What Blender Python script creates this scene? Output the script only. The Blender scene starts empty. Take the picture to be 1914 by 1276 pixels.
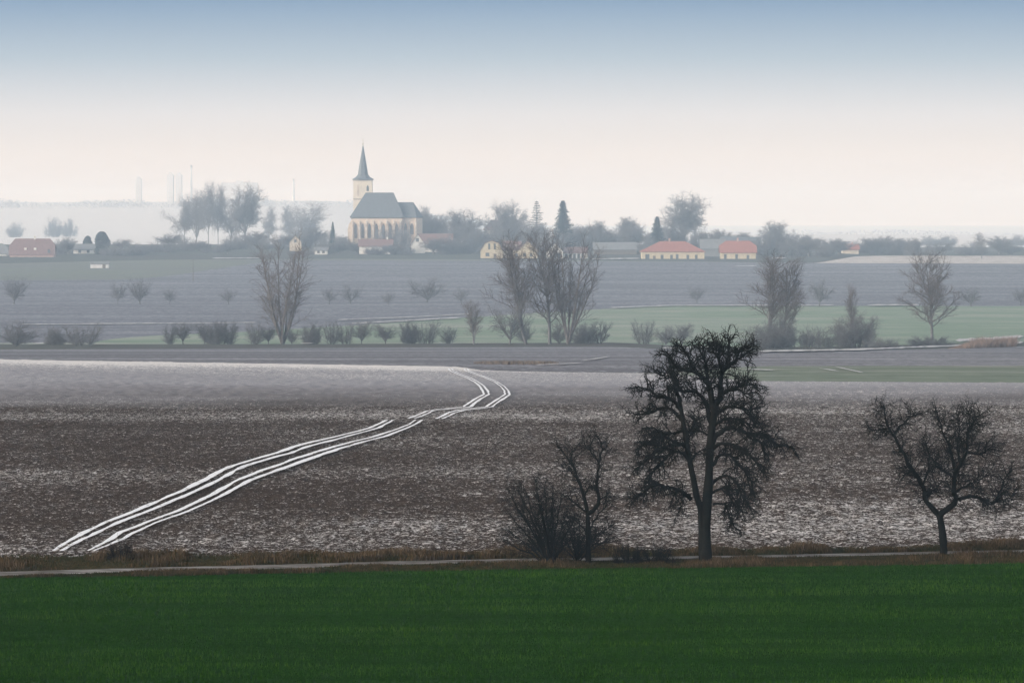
import bpy, math, random
import numpy as np

# ------------------------------------------------------------------ camera, sky, sun, exposure
SC = bpy.context.scene
F = 9105.0            # focal length in pixels of the 1914 wide photograph
HV = 400.0            # eye level row
CX = 957.0
CZ = 18.0             # eye height above the field datum
cam = bpy.data.objects.new('camera', bpy.data.cameras.new('camera'))
SC.collection.objects.link(cam)
cam.data.sensor_width = 36.0
cam.data.lens = 36.0 * F / 1914.0
cam.data.clip_start = 1.0
cam.data.clip_end = 30000.0
cam.location = (0, 0, CZ)
cam.rotation_euler = (math.radians(90) - math.atan((638 - HV) / F), 0, 0)
SC.camera = cam

EXPOSURE = 0.93
SUN_EL = math.radians(12)
SUN_AZ = math.radians(245)     # compass style, clockwise from +Y: low on the left, a little behind the camera
world = bpy.data.worlds.new('World')
SC.world = world
world.use_nodes = True
wn = world.node_tree
for n in list(wn.nodes):
    wn.nodes.remove(n)
wout = wn.nodes.new('ShaderNodeOutputWorld')
wbg = wn.nodes.new('ShaderNodeBackground')
sky = wn.nodes.new('ShaderNodeTexSky')
sky.sky_type = 'NISHITA'
sky.sun_disc = False
sky.sun_elevation = SUN_EL
sky.sun_rotation = SUN_AZ
sky.dust_density = 3.0
sky.air_density = 1.0
tc = wn.nodes.new('ShaderNodeTexCoord')
sep = wn.nodes.new('ShaderNodeSeparateXYZ')
wn.links.new(tc.outputs['Generated'], sep.inputs[0])
mr = wn.nodes.new('ShaderNodeMapRange')
mr.inputs['From Min'].default_value = 0.0
mr.inputs['From Max'].default_value = 0.10
wn.links.new(sep.outputs['Z'], mr.inputs['Value'])
ramp = wn.nodes.new('ShaderNodeValToRGB')
wn.links.new(mr.outputs[0], ramp.inputs[0])
SKYSTR = 0.15
def sk(c):
    k = 1.0 / (SKYSTR * 2 ** EXPOSURE)
    return (c[0] * k, c[1] * k, c[2] * k, 1)
SKY_STOPS = [(0.0, (.98, .88, .82)), (0.12, (.96, .88, .83)), (0.20, (.83, .81, .82)), (0.32, (.47, .56, .65)),
             (0.44, (.22, .34, .51)), (1.0, (.13, .26, .49))]
while len(ramp.color_ramp.elements) < len(SKY_STOPS):
    ramp.color_ramp.elements.new(0.5)
for e, (p, c) in zip(ramp.color_ramp.elements, SKY_STOPS):
    e.position = p
    e.color = sk(c)
mix = wn.nodes.new('ShaderNodeMix')
mix.data_type = 'RGBA'
mr2 = wn.nodes.new('ShaderNodeMapRange')
mr2.inputs['From Min'].default_value = 0.05
mr2.inputs['From Max'].default_value = 0.16
wn.links.new(sep.outputs['Z'], mr2.inputs['Value'])
wn.links.new(mr2.outputs[0], mix.inputs['Factor'])
wn.links.new(ramp.outputs[0], mix.inputs[6])
hsv = wn.nodes.new('ShaderNodeHueSaturation')
hsv.inputs['Saturation'].default_value = 0.35
wn.links.new(sky.outputs[0], hsv.inputs['Color'])
wn.links.new(hsv.outputs[0], mix.inputs[7])
wn.links.new(mix.outputs[2], wbg.inputs['Color'])
wbg.inputs['Strength'].default_value = SKYSTR
wn.links.new(wbg.outputs[0], wout.inputs['Surface'])

sun = bpy.data.objects.new('sun', bpy.data.lights.new('sun', 'SUN'))
SC.collection.objects.link(sun)
sun.data.energy = 1.1
sun.data.angle = math.radians(14)
sun.data.color = (1.0, 0.90, 0.80)
sx, sy, sz = math.sin(SUN_AZ) * math.cos(SUN_EL), math.cos(SUN_AZ) * math.cos(SUN_EL), math.sin(SUN_EL)
from mathutils import Vector
sun.rotation_euler = Vector((sx, sy, sz)).to_track_quat('Z', 'Y').to_euler()
sun.location = (0, 0, 60)

SC.view_settings.view_transform = 'Standard'
SC.view_settings.look = 'None'
SC.view_settings.exposure = EXPOSURE
SC.view_settings.gamma = 1.0
SC.cycles.use_denoising = True
SC.cycles.max_bounces = 4
SC.cycles.diffuse_bounces = 2
SC.cycles.volume_bounces = 1
SC.cycles.sample_clamp_indirect = 4

HAZE_DENSITY = 0.00025
HAZE_COLOR = (0.60, 0.78, 0.98, 1)
HAZE_GAIN = 1.0

# ------------------------------------------------------------------ helpers
COL = SC.collection
rnd = random.Random(7)

def pchip(xs, ys, x):
    xs = np.array(xs, float); ys = np.array(ys, float)
    h = np.diff(xs); dl = np.diff(ys) / h
    m = np.zeros_like(xs)
    for i in range(1, len(xs) - 1):
        if dl[i - 1] * dl[i] > 0:
            w1 = 2 * h[i] + h[i - 1]; w2 = h[i] + 2 * h[i - 1]
            m[i] = (w1 + w2) / (w1 / dl[i - 1] + w2 / dl[i])
    m[0] = dl[0]; m[-1] = dl[-1]
    x = np.clip(x, xs[0], xs[-1])
    k = np.clip(np.searchsorted(xs, x) - 1, 0, len(xs) - 2)
    t = (x - xs[k]) / h[k]
    return ((2*t**3 - 3*t**2 + 1) * ys[k] + (t**3 - 2*t**2 + t) * h[k] * m[k]
            + (-2*t**3 + 3*t**2) * ys[k+1] + (t**3 - t**2) * h[k] * m[k+1])

def ss(x, a, b):
    t = np.clip((x - a) / (b - a), 0, 1)
    return t * t * (3 - 2 * t)

PY = [-600, 0, 60, 110, 150, 171, 240, 405, 520, 600, 700, 850, 1000, 1150, 1250, 1400, 1650, 1750, 1850, 2000,
      2400, 3500, 5000, 5600, 7000, 10400]
PZ = [-1.0, -1.8, -8, -13.2, -16.2, -16.4, -16.5, -16.5, -16.6, -18.1, -20, -22.6, -22.9, -22.1, -21.8, -19.8, -16,
      -14.8, -12.8, -12.6, -17, -15.2, 12.5, 15.5, 15, 18]

# survey distances -> metres: the near ground lies closer, the village a little farther off
GS = [-600, 0, 520, 600, 700, 850, 1000, 1250, 1650, 2000, 3500, 5000, 10400]
GD = [-390, 0, 338, 420, 540, 770, 975, 1300, 1860, 2300, 3800, 5050, 10500]
_gi = np.concatenate([np.arange(-600, 2600, 5.0), np.arange(2600, 10401, 50.0)])
_go = pchip(GS, GD, _gi)
def G(y): return float(np.interp(y, _gi, _go))

def terrain(x, y):
    x = np.asarray(x, float); y = np.asarray(y, float)
    ym = np.interp(y, _go, _gi)
    k = np.where(np.abs(ym) > 5, y / np.where(np.abs(ym) > 5, ym, 1.0), 0.65)
    return CZ + k * (relief(x / k, ym) - CZ)

def relief(x, y):
    z = pchip(PY, PZ, y)
    # low crest of the big ploughed field, higher on the left
    w = np.clip((-x + 2.0) / 57.0, 0, 1.3)
    z = z + 0.9 * w * ss(y, 430, 515) * (1 - ss(y, 522, 575))
    # the village knoll flattens out to the right
    z = z - 3.0 * ss(x, 85, 150) * ss(y, 1730, 1850) * (1 - ss(y, 2100, 2500))
    # gentle long swells
    z = z + 0.10 * np.sin(y / 23.0 + x / 60.0) * ss(y, 245, 290) * (1 - ss(y, 430, 500))
    z = z + 0.35 * np.sin(x / 140.0 + 1.0) * np.sin(y / 170.0) * ss(y, 900, 1100) * (1 - ss(y, 1500, 1650))
    # the far plateau only stands on the left; to the right the land falls away into the mist
    r = ss(x / np.maximum(y, 1.0), -0.040, 0.012) * ss(y, 2600, 4600)
    z = z * (1 - r) + (-17.0 - 8.0 * ss(y, 3000, 6000)) * r
    z = z + 2.2 * np.sin(x / 260.0 + 0.6) * ss(y, 4200, 5000) * (1 - r)
    return z + CZ

def tz(x, y): return float(terrain(x, y))

_YS = np.concatenate([np.arange(60, 1000, 0.4), np.arange(1000, 10400, 4.0)])
def ground(px, v):
    """first point of the terrain met by the sight line through a photograph point"""
    t = (px - CX) / F
    s = (v - HV) / F
    d = terrain(t * _YS, _YS) - (CZ - s * _YS)
    k = int(np.argmax(d > 0))
    if d[k] <= 0: k = len(_YS) - 1
    if k > 0 and d[k] > 0:
        a = d[k-1] / (d[k-1] - d[k]); y = _YS[k-1] + a * (_YS[k] - _YS[k-1])
    else:
        y = _YS[k]
    return (t * y, y)

def prop(o, label=None, cat=None, group=None, kind=None):
    if label: o['label'] = label
    if cat: o['category'] = cat
    if group: o['group'] = group
    if kind: o['kind'] = kind
    return o

def mesh_obj(name, V, Fc, mat, parent=None, smooth=False, attrs=None):
    me = bpy.data.meshes.new(name)
    V = np.asarray(V, dtype=np.float32).reshape(-1, 3)
    if isinstance(Fc, np.ndarray):
        n, k = Fc.shape
        me.vertices.add(len(V)); me.vertices.foreach_set('co', V.ravel())
        me.loops.add(n * k); me.loops.foreach_set('vertex_index', Fc.astype(np.int32).ravel())
        me.polygons.add(n)
        me.polygons.foreach_set('loop_start', np.arange(0, n * k, k, dtype=np.int32))
        if smooth: me.polygons.foreach_set('use_smooth', np.ones(n, dtype=bool))
        me.update(calc_edges=True)
    else:
        me.from_pydata([tuple(v) for v in V], [], Fc)
        if smooth:
            for p in me.polygons: p.use_smooth = True
    if attrs:
        for an, av in attrs.items():
            a = me.attributes.new(an, 'FLOAT', 'POINT')
            a.data.foreach_set('value', np.asarray(av, dtype=np.float32))
    me.materials.append(mat)
    o = bpy.data.objects.new(name, me)
    COL.objects.link(o)
    if parent is not None: o.parent = parent
    return o

def empty(name, loc, rz=0.0):
    o = bpy.data.objects.new(name, None)
    o.empty_display_size = 1.0
    o.location = loc
    o.rotation_euler = (0, 0, rz)
    COL.objects.link(o)
    return o

def new_mat(name, rough=0.9, spec=0.2):
    m = bpy.data.materials.new(name)
    m.use_nodes = True
    b = m.node_tree.nodes['Principled BSDF']
    b.inputs['Roughness'].default_value = rough
    b.inputs['Specular IOR Level'].default_value = spec
    return m, m.node_tree, b

class NT:
    """small node-writing helper"""
    def __init__(s, nt): s.nt = nt; s.L = nt.links
    def pos(s): return s.nt.nodes.new('ShaderNodeNewGeometry').outputs['Position']
    def objc(s): return s.nt.nodes.new('ShaderNodeTexCoord').outputs['Object']
    def map(s, v, scale=(1, 1, 1), rot=(0, 0, 0)):
        n = s.nt.nodes.new('ShaderNodeMapping'); s.L.new(v, n.inputs['Vector'])
        n.inputs['Scale'].default_value = scale; n.inputs['Rotation'].default_value = rot
        return n.outputs[0]
    def noise(s, v, scale=1.0, detail=3.0, rough=0.55, dist=0.0):
        n = s.nt.nodes.new('ShaderNodeTexNoise'); s.L.new(v, n.inputs['Vector'])
        n.inputs['Scale'].default_value = scale; n.inputs['Detail'].default_value = detail
        n.inputs['Roughness'].default_value = rough; n.inputs['Distortion'].default_value = dist
        return n.outputs['Fac']
    def rng(s, v, a, b, c=0.0, d=1.0, smooth=False):
        n = s.nt.nodes.new('ShaderNodeMapRange')
        if smooth: n.interpolation_type = 'SMOOTHSTEP'
        s.L.new(v, n.inputs['Value'])
        n.inputs['From Min'].default_value = a; n.inputs['From Max'].default_value = b
        n.inputs['To Min'].default_value = c; n.inputs['To Max'].default_value = d
        return n.outputs[0]
    def math(s, op, a, b=None, clamp=False):
        n = s.nt.nodes.new('ShaderNodeMath'); n.operation = op; n.use_clamp = clamp
        for i, q in enumerate((a, b)):
            if q is None: continue
            if isinstance(q, (int, float)): n.inputs[i].default_value = q
            else: s.L.new(q, n.inputs[i])
        return n.outputs[0]
    def mix(s, f, a, b):
        n = s.nt.nodes.new('ShaderNodeMix'); n.data_type = 'RGBA'
        if isinstance(f, (int, float)): n.inputs['Factor'].default_value = f
        else: s.L.new(f, n.inputs['Factor'])
        for i, q in ((6, a), (7, b)):
            if isinstance(q, tuple): n.inputs[i].default_value = (*q[:3], 1)
            else: s.L.new(q, n.inputs[i])
        return n.outputs[2]
    def ramp(s, v, stops):
        n = s.nt.nodes.new('ShaderNodeValToRGB'); s.L.new(v, n.inputs[0])
        while len(n.color_ramp.elements) < len(stops): n.color_ramp.elements.new(0.5)
        for e, (p, c) in zip(n.color_ramp.elements, stops):
            e.position = p
            e.color = (c, c, c, 1) if isinstance(c, (int, float)) else (*c, 1)
        return n.outputs[0]
    def sep(s, v):
        n = s.nt.nodes.new('ShaderNodeSeparateXYZ'); s.L.new(v, n.inputs[0]); return n.outputs
    def comb(s, x, y, z):
        n = s.nt.nodes.new('ShaderNodeCombineXYZ')
        for i, q in enumerate((x, y, z)):
            if isinstance(q, (int, float)): n.inputs[i].default_value = q
            else: s.L.new(q, n.inputs[i])
        return n.outputs[0]
    def bump(s, h, dist, b, strength=1.0):
        n = s.nt.nodes.new('ShaderNodeBump'); s.L.new(h, n.inputs['Height'])
        n.inputs['Distance'].default_value = dist; n.inputs['Strength'].default_value = strength
        s.L.new(n.outputs[0], b.inputs['Normal'])

SNOW = (0.60, 0.555, 0.53)

def mat_plain(name, c, var=0.12, scale=0.6, rough=0.9, c2=None, spec=0.2):
    m, nt, b = new_mat(name, rough, spec)
    N = NT(nt)
    f = N.rng(N.noise(N.objc(), scale, 4), 0.3, 0.7)
    c2 = c2 or tuple(q * (1 - var * 1.6) for q in c)
    nt.links.new(N.mix(f, c, c2), b.inputs['Base Color'])
    return m

def mat_soil(name, soil, soil2, sx, sy, cov, ybands=None, fine=2.2, snow=SNOW, rows=0.0, xgrad=None, contrast=0.10, bump=0.05, big_amp=0.35, frost=None, bigs=(0.012, 0.035), wob=26.0):
    """ploughed earth with snow lying between the clods; ybands = [(world y, snow cover)]"""
    m, nt, b = new_mat(name, 1.0, 0.0)
    N = NT(nt)
    p = N.pos()
    x, y, z = N.sep(p)
    pm = N.map(p, (sx, sy, 0.3))
    n1 = N.noise(pm, 1.0, 5, 0.68)
    n2 = N.noise(N.map(p, (sx * fine, sy * fine, 0.3)), 1.0, 3, 0.7)
    n = N.math('ADD', N.math('MULTIPLY', n1, 0.5), N.math('MULTIPLY', n2, 0.5))
    big = N.noise(N.map(p, (*bigs, 0.0)), 1.0, 4, 0.6)
    if ybands:
        y0, y1 = ybands[0][0], ybands[-1][0]
        wb = N.math('MULTIPLY', N.math('SUBTRACT', N.noise(N.map(p, (0.03, 0.01, 0)), 1.0, 3), 0.5), wob)
        fy = N.rng(N.math('ADD', y, wb), y0, y1)
        c = N.ramp(fy, [((q - y0) / (y1 - y0), w) for q, w in ybands])
    else:
        c = N.rng(y, 0, 1, cov, cov)
    c = N.math('ADD', c, N.math('MULTIPLY', N.math('SUBTRACT', big, 0.5), big_amp))
    if xgrad:
        c = N.math('ADD', c, N.rng(x, xgrad[0], xgrad[1], xgrad[2], xgrad[3]))
    # threshold the clod noise so that the asked share is snow
    th = N.rng(c, 0.0, 1.0, 0.74, 0.28)
    f = N.math('MULTIPLY', N.math('SUBTRACT', n, th), 1.0 / contrast)
    f = N.math('ADD', f, 0.5, clamp=True)
    s = N.mix(N.rng(n2, 0.3, 0.7), soil, soil2)
    if frost:
        s = N.mix(N.math('MULTIPLY', N.rng(N.math('ADD', y, N.math('MULTIPLY', N.math('SUBTRACT', big, .5), 40.0)), frost[0], frost[1]), frost[3]), s, frost[2])
    nt.links.new(N.mix(f, s, snow), b.inputs['Base Color'])
    N.bump(N.math('ADD', n1, N.math('MULTIPLY', n2, 0.5)), bump, b)
    return m

def mat_grass(name, c1, c2, c3, sx, sy, snow=0.0, rough=0.9, rows=None, bump=0.03, streak=0.0):
    m, nt, b = new_mat(name, 1.0, 0.0)
    N = NT(nt)
    p = N.pos()
    n1 = N.noise(N.map(p, (sx, sy, 0.2)), 1.0, 6, 0.7)
    n2 = N.noise(N.map(p, (sx * 0.05, sy * 0.10, 0.0)), 1.0, 4, 0.6)
    n3 = N.noise(N.map(p, (sx * 0.4, sy * 0.5, 0.0)), 1.0, 3, 0.6)
    col = N.mix(N.rng(n1, 0.32, 0.68), c1, c2)
    col = N.mix(N.rng(n2, 0.42, 0.75), col, c3)
    if snow:
        n4 = N.noise(N.map(p, (sx * 0.10, sy * 3.0, 0.0)), 1.0, 4, 0.7)
        f = N.math('MULTIPLY', N.math('SUBTRACT', N.math('ADD', N.math('MULTIPLY', n4, 0.75), N.math('MULTIPLY', n2, 0.25)), 1 - snow), 4.0)
        f = N.math('ADD', f, 0.0, clamp=True)
        col = N.mix(f, col, SNOW)
    if streak:
        # drill rows and sparse patches running across the slope
        n5 = N.noise(N.map(p, (0.05, 1.1, 0.0), (0, 0, 0.03)), 1.0, 4, 0.7)
        n6 = N.noise(N.map(p, (0.9, 0.5, 0.0)), 1.0, 3, 0.6)
        f = N.rng(N.math('ADD', N.math('MULTIPLY', n5, 0.6), N.math('MULTIPLY', n6, 0.4)), 0.50, 0.70, 0.0, streak)
        col = N.mix(f, col, (.030, .075, .018))
        n7 = N.noise(N.map(p, (0.015, 0.06, 0.0)), 1.0, 3, 0.5)
        col = N.mix(N.rng(n7, 0.35, 0.65, 0.0, 0.45), col, (.004, .026, .002))
    nt.links.new(col, b.inputs['Base Color'])
    N.bump(n1, bump, b)
    return m

M = {}
M['green'] = mat_grass('winter_wheat', (.006, .032, .0005), (.018, .062, .002), (.012, .038, .001), 7.5, 2.4, bump=0.04, streak=0.45)
M['verge'] = mat_grass('verge_turf', (.030, .028, .010), (.070, .048, .020), (.018, .028, .008), 3.0, 1.5, bump=0.1)
M['path'] = mat_soil('path_gravel', (.10, .09, .08), (.16, .145, .13), 0.5, 2.0, 0.30, contrast=0.25, snow=(.45,.43,.42))
M['plough'] = mat_soil('ploughed_soil', (.020, .014, .010), (.085, .060, .048), 5.2, 2.4, 0.3,
    ybands=[(G(q), w) for q, w in [(236, .38), (250, .38), (285, .37), (318, .34), (345, .34), (372, .37), (385, .35), (396, .41), (408, .41),
            (422, .33), (440, .28), (470, .30), (495, .38), (508, .48), (516, .68), (530, .85)]], xgrad=(-16, 20, -0.02, 0.02), contrast=0.09, bump=0.02,
    frost=(G(412), G(470), (.36, .35, .37), .85), fine=2.8, big_amp=.42, snow=(.74, .70, .67), bigs=(.035, .05), wob=17.0)
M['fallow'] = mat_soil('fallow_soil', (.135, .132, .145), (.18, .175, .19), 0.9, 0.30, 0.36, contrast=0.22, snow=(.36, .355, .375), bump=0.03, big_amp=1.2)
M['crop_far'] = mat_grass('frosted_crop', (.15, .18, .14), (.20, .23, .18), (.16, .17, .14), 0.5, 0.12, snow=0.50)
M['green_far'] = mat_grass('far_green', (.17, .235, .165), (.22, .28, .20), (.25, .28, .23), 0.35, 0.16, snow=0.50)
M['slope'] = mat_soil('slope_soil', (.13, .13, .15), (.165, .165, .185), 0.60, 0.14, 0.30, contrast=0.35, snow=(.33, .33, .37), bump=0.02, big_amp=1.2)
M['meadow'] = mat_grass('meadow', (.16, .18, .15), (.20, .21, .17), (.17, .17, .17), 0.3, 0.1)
M['pale'] = mat_soil('pale_stubble', (.30, .27, .24), (.42, .38, .35), 0.15, 0.03, 0.6, contrast=0.3)
M['village'] = mat_grass('village_ground', (.08, .09, .08), (.12, .12, .10), (.10, .09, .09), 0.3, 0.1)
M['hills'] = mat_soil('far_hills', (.70, .68, .68), (.76, .74, .73), 0.02, 0.004, 0.6, contrast=1.0, snow=(.80, .78, .78))  # base colour raised so the hills melt into the haze on the horizon
M['base'] = mat_plain('earth', (.06, .05, .04), scale=0.05)
M['snow'] = mat_plain('snow', (.86, .85, .86), var=0.06, scale=2.0, rough=0.8)
M['bark'] = mat_plain('dark_bark', (.014, .013, .011), var=0.3, scale=3.0, c2=(.007, .008, .007), spec=0.0)
M['bark_trunk'] = mat_plain('trunk_bark', (.014, .013, .011), var=0.3, scale=6.0, c2=(.008, .009, .008), spec=0.0)
M['bark_mid'] = mat_plain('haze_grey_bark', (.19, .19, .195), var=0.3, scale=1.0, spec=0.0)  # bark paled beyond its own colour: painted haze of the middle distance
M['bark_red'] = mat_plain('reddish_twigs', (.21, .19, .185), var=0.3, scale=1.0, spec=0.0)  # reddish, but lightened as well to paint in mid-distance haze
M['bark_vil'] = mat_plain('haze_pale_bark', (.27, .27, .285), var=0.3, scale=1.0, spec=0.0)  # village haze painted into the bark as a paler colour, not frost
M['wood_far'] = mat_plain('haze_pale_wood', (.50, .51, .54), var=0.2, scale=.05, spec=0.0)  # very pale colour stands in for the haze over the distant wood
M['needle'] = mat_plain('needles', (.045, .075, .070), var=0.4, scale=1.0, spec=0.0)
M['ever'] = mat_plain('evergreen_leaf', (.08, .10, .10), var=0.4, scale=1.0, spec=0.0)

# ------------------------------------------------------------------ the ground: one sheet, then fields side by side
def side_cols(y, T, n_out, xmax):
    """columns: even in bearing inside the view, then out to +-xmax"""
    a = T[-1] * y
    out = a[:, None] + (xmax - a)[:, None] * (np.linspace(0, 1, n_out + 1)[1:] ** 2)[None, :]
    inn = y[:, None] * T[None, :]
    return np.concatenate([-out[:, ::-1], inn, out], axis=1)

def grid_faces(nr, nc):
    i = np.arange(nr - 1)[:, None] * nc + np.arange(nc - 1)[None, :]
    i = i.ravel()
    return np.stack([i, i + 1, i + nc + 1, i + nc], axis=1)

def hashnoise(x, y, seed=0):
    def h(ix, iy):
        n = (ix * 374761393 + iy * 668265263 + seed * 974634777) & 0xffffffff
        n = ((n ^ (n >> 13)) * 1274126177) & 0xffffffff
        return ((n ^ (n >> 16)) & 0xffff) / 65535.0
    ix = np.floor(x).astype(np.int64); iy = np.floor(y).astype(np.int64)
    fx = x - ix; fy = y - iy
    fx = fx * fx * (3 - 2 * fx); fy = fy * fy * (3 - 2 * fy)
    return (h(ix, iy) * (1 - fx) * (1 - fy) + h(ix + 1, iy) * fx * (1 - fy)
            + h(ix, iy + 1) * (1 - fx) * fy + h(ix + 1, iy + 1) * fx * fy) - 0.5

# base sheet
ys = np.concatenate([np.arange(-384, 240, 12), np.arange(240, 700, 10), np.arange(700, 2500, 25), np.arange(2500, 10500, 150), [10490]]).astype(float)
X = np.concatenate([-np.linspace(3400, 60, 22), np.linspace(-50, 50, 21), np.linspace(60, 3400, 22)])
GX, GY = np.meshgrid(X, ys)
GZ = terrain(GX, GY) - np.interp(GY, [0, 250, 800, 2000, 5000], [.18, .2, .5, 1.2, 3])
o = mesh_obj('ground', np.stack([GX, GY, GZ], -1).reshape(-1, 3), grid_faces(len(ys), len(X)), M['base'], smooth=True)
prop(o, kind='structure')
GROUND_MIN = float(GZ.min())

class Line:
    """a field boundary: y as a function of bearing, from points of the photograph or given distances"""
    def __init__(s, pts):
        T = []; Y = []
        for p in pts:
            if len(p) == 3: T.append((p[0] - CX) / F); Y.append(G(p[2]))
            else:
                g = ground(*p); T.append((p[0] - CX) / F); Y.append(g[1])
        s.T = np.array(T); s.Y = np.array(Y)
    def __call__(s, t): return np.interp(t, s.T, s.Y)

def field(name, lo, hi, mat, nrow, ncol=60, n_out=10, rough=0.0, label=None):
    T = np.linspace(-0.125, 0.125, ncol)
    nout = n_out
    uo = (np.linspace(0, 1, nout + 1)[1:] ** 2)
    rows = []
    for r in range(nrow + 1):
        a = r / nrow
        yi = lo(T) * (1 - a) + hi(T) * a
        xi = T * yi
        yl, yr = yi[0], yi[-1]
        xl = xi[0] - uo[::-1] * (3300 + xi[0]); xr = xi[-1] + uo * (3300 - xi[-1])
        xs = np.concatenate([xl, xi, xr])
        yy = np.concatenate([np.full(nout, yl), yi, np.full(nout, yr)])
        rows.append((xs, yy))
    XX = np.array([q[0] for q in rows]); YY = np.array([q[1] for q in rows])
    ZZ = terrain(XX, YY)
    if rough:
        inner = (np.abs(XX / YY) < 0.13)
        e = hashnoise(XX * 2.0, YY * 0.8, 3) + 0.6 * hashnoise(XX * 4.8, YY * 1.7, 5)
        edge = np.ones(nrow + 1); edge[0] = edge[-1] = 0
        ZZ = ZZ + rough * e * inner * edge[:, None]
    o = mesh_obj(name, np.stack([XX, YY, ZZ], -1).reshape(-1, 3), grid_faces(*XX.shape), mat, smooth=(rough == 0))
    prop(o, label=label, kind='structure')
    return o

L_green = Line([(0, 1079), (300, 1075), (600, 1069), (1000, 1063), (1500, 1058), (1914, 1052)])
L_path0 = Line([(0, 1077.5), (250, 1069), (500, 1063.5), (700, 1057), (950, 1050.5), (1400, 1043), (1700, 1036.5), (1914, 1032.5)])
L_path1 = Line([(0, 1069), (250, 1061.5), (500, 1056), (700, 1050), (950, 1044.5), (1400, 1038), (1700, 1032), (1914, 1028)])
L_plough0 = Line([(0, 1042), (250, 1040), (500, 1038), (900, 1036), (1300, 1031), (1600, 1027), (1914, 1022)])
L_plough1 = Line([(0, 0, 528), (850, 0, 528), (900, 692), (1250, 698), (1400, 712), (1914, 715)])
L_crop1 = Line([(0, 0, 528.01), (850, 0, 528.01), (900, 691.9), (1250, 697.5), (1420, 684), (1914, 683)])
L_hedge0 = Line([(0, 653), (600, 650), (1150, 647), (1400, 658), (1600, 655), (1914, 647)])
L_hedge1 = Line([(0, 643), (600, 643), (1150, 640), (1400, 650), (1600, 646), (1914, 638)])
L_green1 = Line([(0, 641), (165, 640), (220, 632), (300, 626), (420, 622), (640, 609), (860, 594), (1080, 580), (1250, 571.5), (1914, 572)])
L_mead = Line([(0, 524), (250, 522), (330, 514), (420, 500), (520, 486), (1914, 492.5)])
L_vill = Line([(0, 493), (300, 486), (600, 484), (900, 485), (1200, 488), (1450, 491), (1914, 493)])
L_pale = Line([(0, 492.9), (300, 485.9), (600, 483.9), (900, 484.9), (1200, 487.9), (1450, 490.9), (1530, 491.4), (1600, 479), (1914, 478)])
class Const(Line):
    def __init__(s, y): s.y = G(y)
    def __call__(s, t): return np.full(np.shape(t), float(s.y))
class Mx(Line):
    def __init__(s, a, b): s.a = a; s.b = b
    def __call__(s, t): return np.minimum(s.a(t), s.b(t))
L_mead = Mx(L_mead, L_vill)

# the near slope and winter wheat
xs = np.concatenate([-np.linspace(3300, 45, 16), np.linspace(-40, 40, 81), np.linspace(45, 3300, 16)])
yn = np.concatenate([np.linspace(-384, -20, 12), np.linspace(0, G(140), 36)])
GX, GY = np.meshgrid(xs, yn)
o = mesh_obj('hillside', np.stack([GX, GY, terrain(GX, GY)], -1).reshape(-1, 3), grid_faces(len(yn), len(xs)), M['green'], smooth=True)
prop(o, kind='structure')
field('green_field', Const(140), L_green, M['green'], 150, 220, 8, rough=0.03)
field('verge', L_green, L_path0, M['verge'], 4, 80)
field('dirt_path', L_path0, L_path1, M['path'], 3, 80)
field('far_verge', L_path1, L_plough0, M['verge'], 6, 80)
field('ploughed_field', L_plough0, L_plough1, M['plough'], 560, 420, 8, rough=0.07)
field('frosted_field', L_plough1, L_crop1, M['crop_far'], 10, 60)
field('fallow_field', L_crop1, L_hedge0, M['fallow'], 60, 60)
field('hedge_bank', L_hedge0, L_hedge1, M['village'], 4, 60)
field('winter_crop_field', L_hedge1, L_green1, M['green_far'], 40, 80)
field('sloping_field', L_green1, L_mead, M['slope'], 60, 80)
field('meadow', L_mead, L_vill, M['meadow'], 16, 80)
field('stubble_field', L_vill, L_pale, M['pale'], 6, 120)
field('village_ground', L_pale, Const(2500), M['village'], 40, 60)
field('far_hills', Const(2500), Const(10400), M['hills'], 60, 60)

def drape(name, pts, mat, lift=0.04, kind='structure', sub=4, label=None, parent=None, rag=0.0, sub2=None):
    """a thin sheet draped on the ground; pts = [(v, px_left, px_right)]"""
    V = []; n = 0
    so = rnd.random() * 100
    rv = lambda q, c: float(hashnoise(np.array([q * .21 + so]), np.array([c * 7.0]), 3)[0] + .5) * .8 + rnd.random() * .2
    vv = np.array([p[0] for p in pts]); a = np.array([p[1] for p in pts]); b = np.array([p[2] for p in pts])
    k = np.arange(len(pts)); kk = np.linspace(0, len(pts) - 1, (len(pts) - 1) * sub + 1)
    vs = np.interp(kk, k, vv); as_ = np.interp(kk, k, a); bs = np.interp(kk, k, b)
    for q in range(len(kk)):
        w_ = (bs[q] - as_[q])
        for px in (as_[q] + w_ * rag * rv(q, 1), bs[q] - w_ * rag * rv(q, 2)):
            x, y = ground(px, vs[q])
            V.append((x, y, tz(x, y) + lift))
        n += 1
    Fc = np.array([(2*i, 2*i+1, 2*i+3, 2*i+2) for i in range(n - 1)])
    o = mesh_obj(name, V, Fc, mat, parent)
    if parent is None: prop(o, label=label, kind=kind)
    return o

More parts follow.
